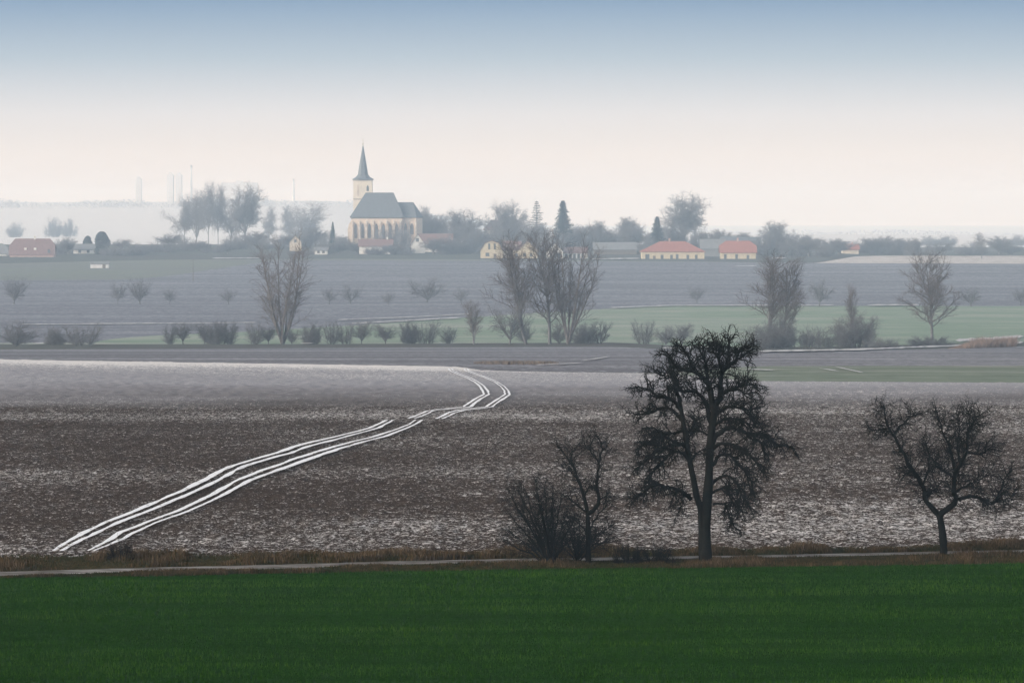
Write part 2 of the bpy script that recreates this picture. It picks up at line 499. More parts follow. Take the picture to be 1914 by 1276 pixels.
# snow lying in the tractor's wheel tracks
A_lo = [(1034, 92, 120), (1022, 108, 142), (1010, 126, 168), (999, 145, 192), (980, 185, 232), (960, 238, 285), (940, 282, 334), (925, 318, 366), (901, 366, 418),
        (885, 398, 444), (875, 418, 465), (860, 468, 514), (849, 507, 554), (838, 538, 584), (828, 572, 622), (818, 620, 660), (802, 684, 716), (794, 703, 728), (787.5, 716, 740)]
B_lo = [(1034, 158, 178), (1024, 176, 206), (1012, 196, 236), (999, 214, 261), (980, 262, 302), (960, 317, 358), (940, 362, 402), (925, 390, 432), (901, 430, 480),
        (885, 470, 520), (875, 500, 550), (860, 540, 592), (849, 572, 624), (838, 612, 656), (828, 650, 690), (818, 692, 730), (802, 742, 768), (795, 760, 783), (787, 772, 793)]
A_hi = [(784.5, 758, 780), (780, 769, 794), (774, 784, 806), (770, 794, 813), (767, 812, 846), (764.8, 838, 874), (762.5, 860, 886), (757, 868, 891), (753, 874, 896), (745, 888, 908),
        (739, 900, 918), (732.7, 898, 916), (723, 892, 908), (715.5, 884, 897), (707.6, 868, 881), (701, 851, 863), (695, 839, 850), (690.4, 835, 847)]
B_hi = [(785, 810, 832), (780, 821, 843), (774, 832, 856), (769, 846, 874), (766, 868, 904), (762.5, 904, 924), (753, 917, 937), (745, 930, 950), (739, 940, 957), (732.7, 940, 953),
        (723, 932, 944), (715.5, 921, 932), (707.6, 903, 915), (701, 884, 895), (695, 868, 879), (690.4, 864, 876)]
def rut(pts, u0, u1):
    return [(v, a + (b - a) * u0, a + (b - a) * u1) for v, a, b in pts]
M['track'] = mat_soil('trodden_snow', (.20, .17, .15), (.32, .28, .26), 4.0, 0.9, 0.80, contrast=0.16, snow=(.88, .87, .88), big_amp=.5, bigs=(.5, .25), bump=0.02)
for pts in (A_lo, B_lo, A_hi, B_hi):
    drape('wheel_track', rut(pts, 0.05, 0.44), M['track'], 0.075, rag=0.38, sub=9)
    drape('wheel_track', rut(pts, 0.58, 0.96), M['track'], 0.075, rag=0.38, sub=9)

def streak(pts, th, lift=0.06, name='snow_drift', jag=0.5):
    """thin snow line along a row: pts=[(px, v)], th thickness in photo rows"""
    n = max(2, int(abs(pts[-1][0] - pts[0][0]) / 7))
    xs_ = np.linspace(pts[0][0], pts[-1][0], n)
    vs_ = np.interp(xs_, [p[0] for p in pts], [p[1] for p in pts])
    V = []
    for i, (px, v) in enumerate(zip(xs_, vs_)):
        e = 0.0 if i in (0, n - 1) else 0.5 * th * (1 + jag * (rnd.random() * 2 - 1))
        for q in (v + e + 0.02, v - e):
            x, y = ground(px, q)
            V.append((x, y, tz(x, y) + lift))
    Fc = np.array([(2*i, 2*i+2, 2*i+3, 2*i+1) for i in range(n - 1)])
    o = mesh_obj(name, V, Fc, M['snow_old'])
    prop(o, kind='stuff')
    return o
M['snow_old'] = mat_plain('old_snow', (.62, .60, .60), var=0.3, scale=.5, rough=0.8)
streak([(1415, 658.5), (1600, 655), (1700, 650.5), (1790, 647), (1860, 643), (1914, 641)], 2.6, 0.15)
streak([(1235, 652), (1330, 650)], 1.4, 0.15)
streak([(1786, 638), (1860, 634), (1914, 630)], 5.0, 0.2)
streak([(1085, 676), (1140, 668)], 1.4, 0.1)
streak([(1000, 684), (1090, 680)], 1.0, 0.1)
streak([(1395, 692), (1450, 694)], 1.6, 0.1)
streak([(1560, 687), (1615, 699)], 1.3, 0.1)
streak([(1530, 690), (1570, 696)], 1.0, 0.1)
streak([(35, 607.5), (300, 605.5), (480, 604)], 1.2, 0.2)
streak([(630, 599), (760, 594), (880, 588)], 1.1, 0.2)
streak([(655, 606), (760, 600.5), (860, 595)], 1.5, 0.2)
streak([(1140, 577), (1250, 572.5), (1560, 571.8)], 1.2, 0.3)
streak([(1620, 572), (1720, 571.5)], 1.8, 0.3)
streak([(560, 643.5), (590, 642.5)], 2.2, 0.2)
streak([(62, 644), (92, 642)], 2.6, 0.2)
streak([(395, 484.6), (488, 484.2)], 1.4, 0.5)
streak([(1105, 486), (1198, 485)], 1.6, 0.5)
streak([(1370, 499), (1416, 498)], 1.5, 0.3)
streak([(1440, 484), (1470, 483)], 2.5, 0.3)

# ------------------------------------------------------------------ haze: one closed box round everything
bx0, bx1, by0, by1, bz0, bz1 = -3600, 3600, -700, 10700, GROUND_MIN - 1.0, CZ + 47.0
V = [(x, y, z) for z in (bz0, bz1) for y in (by0, by1) for x in (bx0, bx1)]
Fc = [(0, 2, 3, 1), (4, 5, 7, 6), (0, 1, 5, 4), (2, 6, 7, 3), (0, 4, 6, 2), (1, 3, 7, 5)]
hm = bpy.data.materials.new('haze')
hm.use_nodes = True
for n in list(hm.node_tree.nodes): hm.node_tree.nodes.remove(n)
ho = hm.node_tree.nodes.new('ShaderNodeOutputMaterial')
hv = hm.node_tree.nodes.new('ShaderNodeVolumePrincipled')
hv.inputs['Color'].default_value = HAZE_COLOR
hv.inputs['Density'].default_value = HAZE_DENSITY
hv.inputs['Anisotropy'].default_value = 0.0
hv.inputs['Absorption Color'].default_value = (1, 1, 1, 1)
hm.node_tree.links.new(hv.outputs[0], ho.inputs['Volume'])
o = mesh_obj('haze', V, Fc, hm)
prop(o, kind='stuff')

# ------------------------------------------------------------------ trees
def vadd(a, b, s=1.0): return (a[0] + b[0]*s, a[1] + b[1]*s, a[2] + b[2]*s)
def vnorm(a):
    l = math.sqrt(a[0]*a[0] + a[1]*a[1] + a[2]*a[2]) or 1.0
    return (a[0]/l, a[1]/l, a[2]/l)
def vcross(a, b): return (a[1]*b[2]-a[2]*b[1], a[2]*b[0]-a[0]*b[2], a[0]*b[1]-a[1]*b[0])

class Tubes:
    """collects branches (poly-lines with a radius per point) and turns them into one mesh"""
    def __init__(s): s.items = {}
    def add(s, P, R, k=3):
        s.items.setdefault((len(P), k), []).append((P, R))
    def arrays(s):
        VS = []; FS = []; off = 0
        for (n, k), L in s.items.items():
            P = np.array([q[0] for q in L], float); R = np.array([q[1] for q in L], float)
            m = len(L)
            D = np.empty_like(P)
            D[:, 1:-1] = P[:, 2:] - P[:, :-2]; D[:, 0] = P[:, 1] - P[:, 0]; D[:, -1] = P[:, -1] - P[:, -2]
            D /= np.linalg.norm(D, axis=2, keepdims=True) + 1e-9
            up = np.zeros_like(D); up[..., 0] = 1.0; up[..., 1] = 0.13
            par = np.abs((D * up).sum(2)) > 0.93
            up[par] = (0, 1, 0.1)
            U = np.cross(D, up); U /= np.linalg.norm(U, axis=2, keepdims=True) + 1e-9
            W = np.cross(D, U)
            an = np.arange(k) * 2 * math.pi / k
            ring = (P[:, :, None, :] + R[:, :, None, None] * (np.cos(an)[None, None, :, None] * U[:, :, None, :]
                    + np.sin(an)[None, None, :, None] * W[:, :, None, :]))
            VS.append(ring.reshape(-1, 3))
            b = (np.arange(m) * n * k)[:, None, None] + (np.arange(n - 1) * k)[None, :, None]
            j = np.arange(k)[None, None, :]; j2 = (j + 1) % k
            f = np.stack([b + j, b + j2, b + k + j2, b + k + j], -1).reshape(-1, 4) + off
            FS.append(f); off += m * n * k
        return np.concatenate(VS), np.concatenate(FS)
    def build(s, name, mat, parent):
        V, Fc = s.arrays()
        return mesh_obj(name, V, Fc, mat, parent, smooth=True)

def resample(P, n):
    P = np.array(P, float)
    d = np.concatenate([[0], np.cumsum(np.linalg.norm(np.diff(P, axis=0), axis=1))])
    s = np.linspace(0, d[-1], n)
    return [tuple(np.interp(s, d, P[:, i])[j] for i in range(3)) for j in range(n)], d[-1]

def smoothline(P, n):
    """Catmull-Rom through P, n points evenly spaced"""
    P = [tuple(p) for p in P]
    if len(P) > 2:
        Q = [P[0]] + P + [P[-1]]
        out = []
        for i in range(1, len(Q) - 2):
            for t in (0, .25, .5, .75):
                out.append(tuple(0.5 * ((2*Q[i][c]) + (-Q[i-1][c] + Q[i+1][c])*t + (2*Q[i-1][c] - 5*Q[i][c] + 4*Q[i+1][c] - Q[i+2][c])*t*t
                                 + (-Q[i-1][c] + 3*Q[i][c] - 3*Q[i+1][c] + Q[i+2][c])*t**3) for c in range(3)))
        out.append(P[-1]); P = out
    return resample(P, n)

def shoot(R, start, d, length, r0, r1, n, wig, trop):
    """one wandering shoot; trop = pull (x,y,z) added along its length"""
    P = [start]; st = length / (n - 1)
    for i in range(n - 1):
        d = vnorm((d[0] + R.gauss(0, wig) + trop[0], d[1] + R.gauss(0, wig) + trop[1], d[2] + R.gauss(0, wig) + trop[2]))
        P.append(vadd(P[-1], d, st))
    return P, [r0 + (r1 - r0) * i / (n - 1) for i in range(n)]

def sprout(R, T, P, rad, levels, centre=None):
    """side shoots along P.  levels = list of dict(gap,len,ang,wig,trop,n,r,k,from)"""
    if not levels: return
    L = levels[0]
    tot = sum(math.dist(P[i], P[i+1]) for i in range(len(P) - 1))
    cnt = max(1, int(tot / L['gap'] + R.random()))
    for c in range(cnt):
        u = L.get('from', 0.15) + (1 - L.get('from', 0.15)) * (c + R.random()) / cnt
        u = min(u, 0.999)
        fi = u * (len(P) - 1); i = int(fi); a = fi - i
        p = tuple(P[i][q] * (1 - a) + P[i+1][q] * a for q in range(3))
        ax = vnorm(tuple(P[i+1][q] - P[i][q] for q in range(3)))
        ref = vnorm((R.gauss(0, 1), R.gauss(0, 1), R.gauss(0, 1)))
        pr = vnorm(vcross(ax, ref))
        an = math.radians(L['ang'] * (0.7 + 0.6 * R.random()))
        d = vnorm(tuple(ax[q] * math.cos(an) + pr[q] * math.sin(an) for q in range(3)))
        if centre is not None and L.get('out', 0):
            o_ = vnorm((p[0] - centre[0], p[1] - centre[1], p[2] - centre[2]))
            d = vnorm(vadd(d, o_, L['out']))
        ln = L['len'] * (0.55 + 0.8 * R.random()) * (1.0 - L.get('fade', 0.35) * u)
        rr = min(L['r'], rad[i] * 0.75)
        tr = L['trop'](p) if callable(L['trop']) else L['trop']
        Q, q_r = shoot(R, p, d, ln, rr, rr * 0.45, L['n'], L['wig'], tr)
        T.add(Q, q_r, L.get('k', 3))
        sprout(R, T, Q, q_r, levels[1:], centre)

# ---- the four near trees, limbs laid out one by one
def near_tree(name, label, basepx, d, trunk, limbs, levels, seed, leanscale=0.5, wind=None):
    """trunk / limbs: [(points in photo px, r0, r1)], each limb gets its own lean in depth"""
    R = random.Random(seed)
    q_ = G(d) / d
    d = G(d)
    levels = [dict(l, gap=l['gap'] * q_, len=l['len'] * q_, r=l['r'] * q_) for l in levels]
    s = d / F
    x0 = (basepx[0] - CX) * s
    root = empty(name, (x0, d, tz(x0, d) - 0.05))
    prop(root, label, 'tree')
    zb = root.location.z
    def loc(px, v, dep): return ((px - CX) * s * (1 + dep / d) - x0, dep, CZ - (v - HV) * s * (1 + dep / d) - zb)
    TT = Tubes()
    for ti, (pts, r0, r1) in enumerate(trunk):
        TT = Tubes()
        P = [loc(px, v, 0) for px, v in pts]
        P[0] = (P[0][0], P[0][1], -0.3)
        Q, ln = smoothline(P, 14)
        rr = [q_ * (r0 + (r1 - r0) * i / 13) * (1 + 0.06 * R.gauss(0, 1)) for i in range(14)]
        if pts[0][1] > basepx[1] - 12: rr[0] *= 1.45; rr[1] *= 1.12
        if ti:
            a_ = loc(pts[0][0], pts[0][1], 0); Q[0] = a_
        TT.add(Q, rr, 10)
        TT.build('trunk' if ti == 0 else 'second_stem', M['bark_trunk'], root)
    C = Tubes()
    cen = (0, 0, 2.0)
    for j, (pts, r0, r1) in enumerate(limbs):
        lean = (R.random() * 2 - 1) * leanscale
        P = []
        dep = 0.0
        for q, (px, v) in enumerate(pts):
            if q: dep += lean * math.hypot(px - pts[q-1][0], v - pts[q-1][1]) * s
            P.append(loc(px, v, dep))
        n = max(7, 3 * len(pts))
        Q, ln = smoothline(P, n)
        Q = [Q[0]] + [(p[0] + R.gauss(0, .013), p[1] + R.gauss(0, .03), p[2] + R.gauss(0, .013)) for p in Q[1:]]
        rr = [1.25 * q_ * (r0 + (r1 - r0) * i / (n - 1)) for i in range(n)]
        C.add(Q, rr, 6)
        sprout(R, C, Q, rr, levels, cen)
    C.build('crown', M['bark'], root)
    return root

def droop(p):
    # upper twigs reach up, the lower ones hang down
    return (0, 0, 0.02 if p[2] > 4.9 else (-0.02 if p[2] > 3.9 else -0.14))
pear_limbs = [
    ([(1336,772),(1329,738),(1324,715),(1307,700),(1290,693),(1265,685),(1254,672),(1246,657)], .15, .03),
    ([(1336,772),(1340,753),(1348,738),(1346,715),(1352,695),(1361,685),(1376,672),(1391,663),(1408,653)], .15, .03),
    ([(1348,738),(1361,730),(1382,728),(1395,736),(1419,730)], .07, .02),
    ([(1361,730),(1380,722),(1395,720),(1420,718)], .05, .02),
    ([(1350,698),(1348,685),(1340,666),(1329,648),(1322,640)], .08, .02),
    ([(1358,688),(1361,672),(1363,648),(1361,628)], .07, .02),
    ([(1322,712),(1320,681),(1310,657),(1305,640)], .08, .02),
    ([(1340,666),(1345,650),(1340,636)], .05, .02),
    ([(1300,697),(1290,675),(1280,655),(1272,645)], .06, .02),
    ([(1376,672),(1385,655),(1400,645)], .04, .015),
    ([(1330,790),(1325,775),(1318,749),(1299,732),(1276,732),(1250,723)], .11, .025),
    ([(1272,765),(1255,745),(1235,742),(1214,730),(1188,723)], .08, .02),
    ([(1276,732),(1262,712),(1252,698),(1236,702),(1220,693)], .05, .015),
    ([(1274,785),(1255,765),(1235,762),(1213,773),(1188,773)], .08, .02),
    ([(1278,800),(1273,807),(1235,813),(1207,828),(1188,841)], .09, .02),
    ([(1284,830),(1262,832),(1235,838),(1205,862),(1192,880)], .08, .02),
    ([(1290,860),(1275,846),(1258,846),(1241,861),(1221,883),(1211,905)], .07, .02),
    ([(1292,934),(1274,918),(1250,910),(1231,907),(1213,908),(1197,926),(1180,934)], .09, .02),
    ([(1272,750),(1262,725),(1255,700),(1250,690)], .09, .02),
    ([(1292,925),(1280,925),(1272,945),(1270,965)], .035, .01),
    ([(1331,830),(1339,813),(1363,800),(1386,804),(1406,813),(1431,811),(1438,819),(1461,832),(1487,838)], .12, .02),
    ([(1406,813),(1420,825),(1428,842),(1432,860)], .05, .015),
    ([(1336,774),(1359,760),(1386,762),(1404,766),(1422,760)], .09, .02),
    ([(1386,762),(1400,775),(1412,790),(1425,792)], .05, .015),
    ([(1332,870),(1345,852),(1364,850),(1384,871),(1404,901),(1408,925)], .08, .02),
    ([(1332,840),(1350,828),(1375,832),(1400,850),(1418,868),(1428,885)], .08, .02),
    ([(1331,905),(1355,889),(1376,901),(1390,926),(1403,950)], .07, .02),
    ([(1331,922),(1351,912),(1364,918),(1376,938),(1390,962)], .06, .015),
    ([(1333,942),(1355,942),(1362,958),(1370,981),(1384,990)], .05, .015),
    ([(1290,870),(1300,850),(1312,840),(1318,850)], .05, .015),
    ([(1282,815),(1300,790),(1312,780)], .06, .02),
    ([(1284,835),(1250,820),(1225,800),(1200,800)], .07, .02),
    ([(1330,800),(1350,785),(1372,782),(1395,790),(1410,805)], .07, .02),
    ([(1330,815),(1305,805),(1290,815),(1282,840)], .05, .015),
]
lv_pear = [dict(gap=.115, len=.98, ang=52, wig=.30, trop=droop, n=6, r=.034, k=4, out=.25, fade=.3),
           dict(gap=.13, len=.50, ang=55, wig=.30, trop=droop, n=4, r=.024, k=3),
           dict(gap=.13, len=.24, ang=55, wig=.25, trop=(0, 0, 0), n=3, r=.018, k=3)]
near_tree('pear_tree', 'largest bare black pear tree with drooping lower branches and forked trunk beside the path', (1320, 1058), 229.5,
    [([(1320,1058),(1319,1000),(1321,950),(1325,900),(1327,850),(1330,807),(1336,770)], .30, .15),
     ([(1316,985),(1310,950),(1302,926),(1296,891),(1289,861),(1284,830),(1279,800),(1274,770),(1270,748)], .21, .09)],
    pear_limbs, lv_pear, 11, 0.55)
up = lambda p: (0, 0, 0.05)
lv_apple = [dict(gap=.075, len=1.05, ang=60, wig=.32, trop=(0, 0, .03), n=6, r=.020, k=4, out=.3, fade=.2),
            dict(gap=.14, len=.48, ang=58, wig=.28, trop=(0, 0, .05), n=4, r=.017, k=3),
            dict(gap=.16, len=.22, ang=50, wig=.2, trop=(0, 0, .02), n=3, r=.012, k=3)]
near_tree('apple_tree', 'bare apple tree with v-shaped fork and round crown, near the right edge', (1766, 1042), 236.0,
    [([(1766,1042),(1764,1010),(1761,985),(1757,962)], .21, .16)],
    [([(1757,964),(1744,950),(1730,935),(1725,908),(1707,879),(1686,843),(1671,813),(1656,786),(1653,757)], .12, .02),
     ([(1757,964),(1770,950),(1787,936),(1784,894),(1796,867),(1808,843),(1811,804),(1829,777)], .13, .02),
     ([(1787,934),(1817,928),(1838,932),(1850,943),(1864,932),(1876,902),(1891,879)], .08, .02),
     ([(1786,900),(1784,879),(1778,843),(1763,807),(1751,768)], .08, .02),
     ([(1808,846),(1825,848),(1841,846),(1859,828)], .05, .015),
     ([(1671,813),(1680,800),(1692,789),(1716,771)], .05, .015),
     ([(1664,800),(1645,803),(1626,804)], .035, .012),
     ([(1796,867),(1790,830),(1795,800),(1788,770)], .05, .015),
     ([(1811,810),(1820,785),(1806,764)], .04, .012),
     ([(1725,908),(1735,880),(1738,850),(1730,825)], .05, .015),
     ([(1707,879),(1695,885),(1683,880)], .035, .012),
     ([(1787,920),(1810,905),(1835,895),(1850,880)], .06, .015),
     ([(1785,895),(1765,880),(1750,870),(1742,850)], .05, .015),
     ([(1730,935),(1745,915),(1757,905),(1765,890)], .045, .012),
     ([(1850,943),(1870,935),(1890,930),(1900,915)], .03, .01)],
    lv_apple, 5, 0.5)
lv_slim = [dict(gap=.085, len=.9, ang=48, wig=.25, trop=(0, 0, .06), n=5, r=.015, k=4, fade=.3),
           dict(gap=.14, len=.42, ang=45, wig=.22, trop=(0, 0, .06), n=4, r=.014, k=3),
           dict(gap=.2, len=.2, ang=40, wig=.2, trop=(0, 0, .02), n=3, r=.006, k=3)]
near_tree('young_tree', 'slender bare tree with two upright limbs, left of the big pear tree', (1100, 1056), 230.0,
    [([(1100,1056),(1100,1020),(1100,995),(1098,954)], .14, .10)],
    [([(1098,958),(1091,926),(1082,899),(1073,876),(1059,854),(1043,835)], .085, .015),
     ([(1099,960),(1111,952),(1121,933),(1115,908),(1119,881),(1119,865),(1104,844),(1086,831)], .09, .015),
     ([(1119,866),(1126,842),(1123,828),(1116,815)], .05, .012),
     ([(1121,933),(1136,924),(1139,915)], .03, .01),
     ([(1094,955),(1080,945),(1068,935),(1057,924)], .04, .012),
     ([(1092,930),(1098,913),(1109,906)], .03, .01),
     ([(1074,878),(1068,854),(1072,832)], .035, .01),
     ([(1082,899),(1066,880),(1048,880)], .03, .01),
     ([(1126,842),(1138,828)], .025, .01),
     ([(1104,844),(1104,825),(1100,812)], .025, .01),
     ([(1102,990),(1120,960),(1135,945)], .04, .012),
     ([(1098,1000),(1080,975),(1065,965)], .04, .012),
     ([(1100,1020),(1120,1000),(1140,985),(1150,975)], .035, .01),
     ([(1100,1025),(1118,1015),(1140,1012)], .03, .01)],
    lv_slim, 9, 0.5)
lv_shrub = [dict(gap=.09, len=.95, ang=38, wig=.20, trop=(0, 0, .03), n=5, r=.011, k=3, fade=.3),
            dict(gap=.14, len=.45, ang=40, wig=.2, trop=(0, 0, .02), n=4, r=.011, k=3),
            dict(gap=.17, len=.22, ang=38, wig=.2, trop=(0, 0, .0), n=3, r=.006, k=3)]
sh = []
for (tx, tv) in [(940,1010),(950,990),(948,955),(950,918),(965,905),(982,915),(1000,898),(1018,905),(1035,912),(1048,930),(1062,945),(1075,965),(1070,1000),(975,950),(1010,930),(1030,950)]:
    bx_ = 1028 + (tx - 1010) * 0.10
    sh.append(([(bx_, 1056), (bx_ + (tx - bx_) * .30, 1056 - (1056 - tv) * .40), (tx - (tx - bx_) * .25, 1056 - (1056 - tv) * .75), (tx, tv)], .05, .012))
near_tree('shrub', 'wide many-stemmed bare shrub left of the slender tree', (1028, 1058), 229.8,
    [([(1028,1058),(1027,1040),(1024,1015)], .15, .08)], sh, lv_shrub, 21, 0.7)['category'] = 'shrub'
sh = []
for (tx, tv) in [(1052,995),(1060,975),(1072,985),(1085,975),(1095,990),(1108,1000),(1125,990),(1140,1005),(1045,1015)]:
    sh.append(([(1078, 1054), (1078 + (tx - 1078) * .35, 1054 - (1054 - tv) * .45), (tx, tv)], .03, .01))
near_tree('shrub', 'low bare thicket at the foot of the slender tree', (1078, 1056), 231.2,
    [([(1078,1056),(1077,1040),(1076,1025)], .07, .05)], sh, lv_shrub, 22, 0.8)['category'] = 'shrub'

# ---- proto trees for the middle distance and the village (metres, unit height 1 scaled later)
def proto_spread(seed, stems, lean, crown_from, h=10.0, dens=1.0, tw=.03, top=(0, 0, .06), trunk_r=.16, ang=45, w=1.0, basespread=0.0, lenf=1.0, wig=.12, curve=.03):
    """stems rise from the base; returns (trunk arrays, crown arrays)"""
    R = random.Random(seed)
    TL = []; C = Tubes()
    for i in range(stems):
        a = 2 * math.pi * (i + R.random() * .6) / max(1, stems)
        l = lean * (0.5 + 0.7 * R.random()) if stems > 1 else R.gauss(0, .03)
        d = vnorm((math.cos(a) * l, math.sin(a) * l, 1.0))
        st = (math.cos(a) * basespread * R.random(), math.sin(a) * basespread * R.random(), -0.2)
        hh = h * (0.80 + 0.20 * R.random())
        P, r_ = shoot(R, st, d, hh, trunk_r, trunk_r * .12, 12, wig * .4, (0, 0, curve))
        if i == 0 or stems <= 3:
            TL.append(Tubes()); TL[-1].add(P, r_, 6)
        else: C.add(P, r_, 6)
        lv = [dict(gap=.42 / dens, len=h * .30 * lenf, ang=ang, wig=.16, trop=top, n=6, r=trunk_r * .35, k=3, fade=.6, **{'from': crown_from}),
              dict(gap=.34 / dens, len=h * .12, ang=42, wig=.2, trop=top, n=4, r=tw * 1.3, k=3),
              dict(gap=.30, len=h * .055, ang=40, wig=.2, trop=(0, 0, .02), n=3, r=tw, k=3)]
        sprout(R, C, P, r_, lv)
    return [t.arrays() for t in TL], C.arrays()

def proto_round(seed, h=10.0, fork=0.28, nl=7, dens=1.0, tw=.03, spread=0.9, trunk_r=.28):
    R = random.Random(seed)
    T = Tubes(); C = Tubes()
    P, r_ = shoot(R, (0, 0, -0.2), (R.gauss(0, .05), R.gauss(0, .05), 1), h * fork, trunk_r, trunk_r * .7, 6, .04, (0, 0, .05))
    T.add(P, r_, 7)
    top = P[-1]
    lv = [dict(gap=.36 / dens, len=h * .26, ang=50, wig=.2, trop=(0, 0, .03), n=6, r=trunk_r * .25, k=3, fade=.5),
          dict(gap=.30 / dens, len=h * .11, ang=48, wig=.24, trop=(0, 0, .02), n=4, r=tw * 1.3, k=3),
          dict(gap=.28, len=h * .05, ang=45, wig=.2, trop=(0, 0, 0), n=3, r=tw, k=3)]
    for i in range(nl):
        a = 2 * math.pi * (i + .7 * R.random()) / nl
        l = spread * (0.3 + 0.9 * ((i * 7) % nl) / nl)
        d = vnorm((math.cos(a) * l, math.sin(a) * l, 1))
        start = P[-1 - (i % 2)]
        ln = h * (1 - fork) * (1.02 if l < .6 else .85)
        Q, q_ = shoot(R, start, d, ln, trunk_r * .55, trunk_r * .08, 9, .11, (0, 0, .05))
        C.add(Q, q_, 5)
        sprout(R, C, Q, q_, lv)
    return T.arrays(), C.arrays()

def leaf_cloud(R, n, size, fn):
    """n small triangles at positions from fn()"""
    V = []
    for i in range(n):
        p = fn()
        d = vnorm((R.gauss(0, 1), R.gauss(0, 1), R.gauss(0, 1)))
        e = vnorm(vcross(d, (R.gauss(0, 1), R.gauss(0, 1), R.gauss(0, 1))))
        s = size * (.6 + .8 * R.random())
        V += [vadd(p, d, s), vadd(p, e, s * .7), vadd(p, e, -s * .7)]
    return np.array(V), np.arange(len(V)).reshape(-1, 3)

def proto_spruce(seed, h=16.0, w=3.2, open_=0.0):
    R = random.Random(seed)
    T = Tubes(); T.add([(0, 0, -.2), (0, 0, h * .5), (0.03, 0, h)], [.22, .12, .02], 6)
    V = []; n = 0
    z = h * .06
    while z < h * .985:
        u = z / h
        L = w * (1 - u) ** .85 * (1 + .15 * math.sin(z * 3.1)) + .12
        m = 9 if not open_ else 6
        for i in range(m):
            a = 2 * math.pi * (i + R.random()) / m
            l = L * (.7 + .45 * R.random())
            ca, sa = math.cos(a), math.sin(a)
            k = max(3, int(l / .22))
            for q in range(k):
                t = (q + .5) / k
                p = (ca * l * t, sa * l * t, z - .30 * l * t + .18 * l * t * t)
                hw = .34 * (1 - t * .6) * (1 - open_ * .4)
                for g in range(2):
                    ox = R.gauss(0, .10); oz = R.gauss(0, .08)
                    V += [(p[0] + ca * .35, p[1] + sa * .35, p[2] + oz - .08), (p[0] - sa * hw + ox, p[1] + ca * hw, p[2] + oz - .22 * R.random()),
                          (p[0] + sa * hw + ox, p[1] - ca * hw, p[2] + oz + .08)]
        z += h * .018 * (1.0 + open_)
    return T.arrays(), (np.array(V), np.arange(len(V)).reshape(-1, 3))

def proto_ever(seed, h=6.0, w=1.6, n=5200, top=.75):
    R = random.Random(seed)
    T = Tubes(); T.add([(0, 0, -.2), (0, 0, h * .5), (0, 0, h * .9)], [.15, .1, .03], 6)
    def fn():
        z = R.random() ** .85
        rr = w * (1 - max(0, (z - top) / (1 - top)) ** 2 * .75) * (.80 + .20 * math.sin(z * math.pi)) * (1 + .10 * math.sin(z * 14))
        a = R.random() * 2 * math.pi
        q = rr * math.sqrt(R.random()) ** .6 * (1 + .12 * math.sin(3 * a + z * 8))
        return (math.cos(a) * q, math.sin(a) * q, z * h)
    return T.arrays(), leaf_cloud(R, n, .20, fn)

def proto_mound(seed, h=4.0, w=5.0):
    R = random.Random(seed)
    T = Tubes(); C = Tubes()
    for i in range(46):
        a = R.random() * 2 * math.pi; q = math.sqrt(R.random())
        st = (math.cos(a) * w * q * .55, math.sin(a) * w * q * .55, -.1)
        hh = h * (1.05 - .6 * q * q) * (.75 + .35 * R.random())
        d = vnorm((math.cos(a) * q * .8, math.sin(a) * q * .8, 1))
        P, r_ = shoot(R, st, d, hh, .05, .015, 6, .14, (0, 0, 0))
        (T if i < 1 else C).add(P, r_, 4)
        sprout(R, C, P, r_, [dict(gap=.20, len=h * .30, ang=48, wig=.25, trop=(0, 0, .0), n=4, r=.035, k=3),
                             dict(gap=.14, len=h * .14, ang=50, wig=.25, trop=(0, 0, 0), n=3, r=.03, k=3)])
    return T.arrays(), C.arrays()

PROTO = {}
def make_proto(key, arr, bark, crown):
    tl, (cv, cf) = arr
    if not isinstance(tl, list): tl = [tl]
    zt = max(max(tv[:, 2].max() for tv, tf in tl), np.percentile(cv[:, 2], 99.7))
    wd = np.percentile(np.abs(cv[:, 0]), 98) * 2
    def me(nm, V, Fc, mat):
        n, k = Fc.shape
        m = bpy.data.meshes.new(nm)
        m.vertices.add(len(V)); m.vertices.foreach_set('co', V.astype(np.float32).ravel())
        m.loops.add(n * k); m.loops.foreach_set('vertex_index', Fc.astype(np.int32).ravel())
        m.polygons.add(n); m.polygons.foreach_set('loop_start', np.arange(0, n * k, k, dtype=np.int32))
        m.update(calc_edges=True); m.materials.append(mat)
        return m
    PROTO[key] = ([me('trunk', tv, tf, bark) for tv, tf in tl], me('crown', cv, cf, crown), zt, wd)

BM = M['bark_mid']; BR = M['bark_red']
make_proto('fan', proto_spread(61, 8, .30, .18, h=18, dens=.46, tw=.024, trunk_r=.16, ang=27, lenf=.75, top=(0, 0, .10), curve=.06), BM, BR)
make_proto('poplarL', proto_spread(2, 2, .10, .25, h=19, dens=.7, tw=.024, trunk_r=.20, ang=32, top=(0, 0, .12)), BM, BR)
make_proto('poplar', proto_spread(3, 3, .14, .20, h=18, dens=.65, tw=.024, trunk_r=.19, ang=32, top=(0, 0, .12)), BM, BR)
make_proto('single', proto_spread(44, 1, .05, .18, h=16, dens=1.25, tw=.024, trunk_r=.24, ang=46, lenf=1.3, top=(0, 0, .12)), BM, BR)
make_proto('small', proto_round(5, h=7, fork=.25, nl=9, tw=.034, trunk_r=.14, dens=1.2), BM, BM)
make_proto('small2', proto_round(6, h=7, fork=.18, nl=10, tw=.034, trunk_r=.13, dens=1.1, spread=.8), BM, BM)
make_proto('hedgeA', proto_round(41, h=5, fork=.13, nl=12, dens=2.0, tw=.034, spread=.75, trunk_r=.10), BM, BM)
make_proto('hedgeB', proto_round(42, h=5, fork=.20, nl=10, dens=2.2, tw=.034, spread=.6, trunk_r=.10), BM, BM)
make_proto('hedgeC', proto_round(43, h=5, fork=.08, nl=15, dens=1.8, tw=.034, spread=.85, trunk_r=.09), BM, BM)
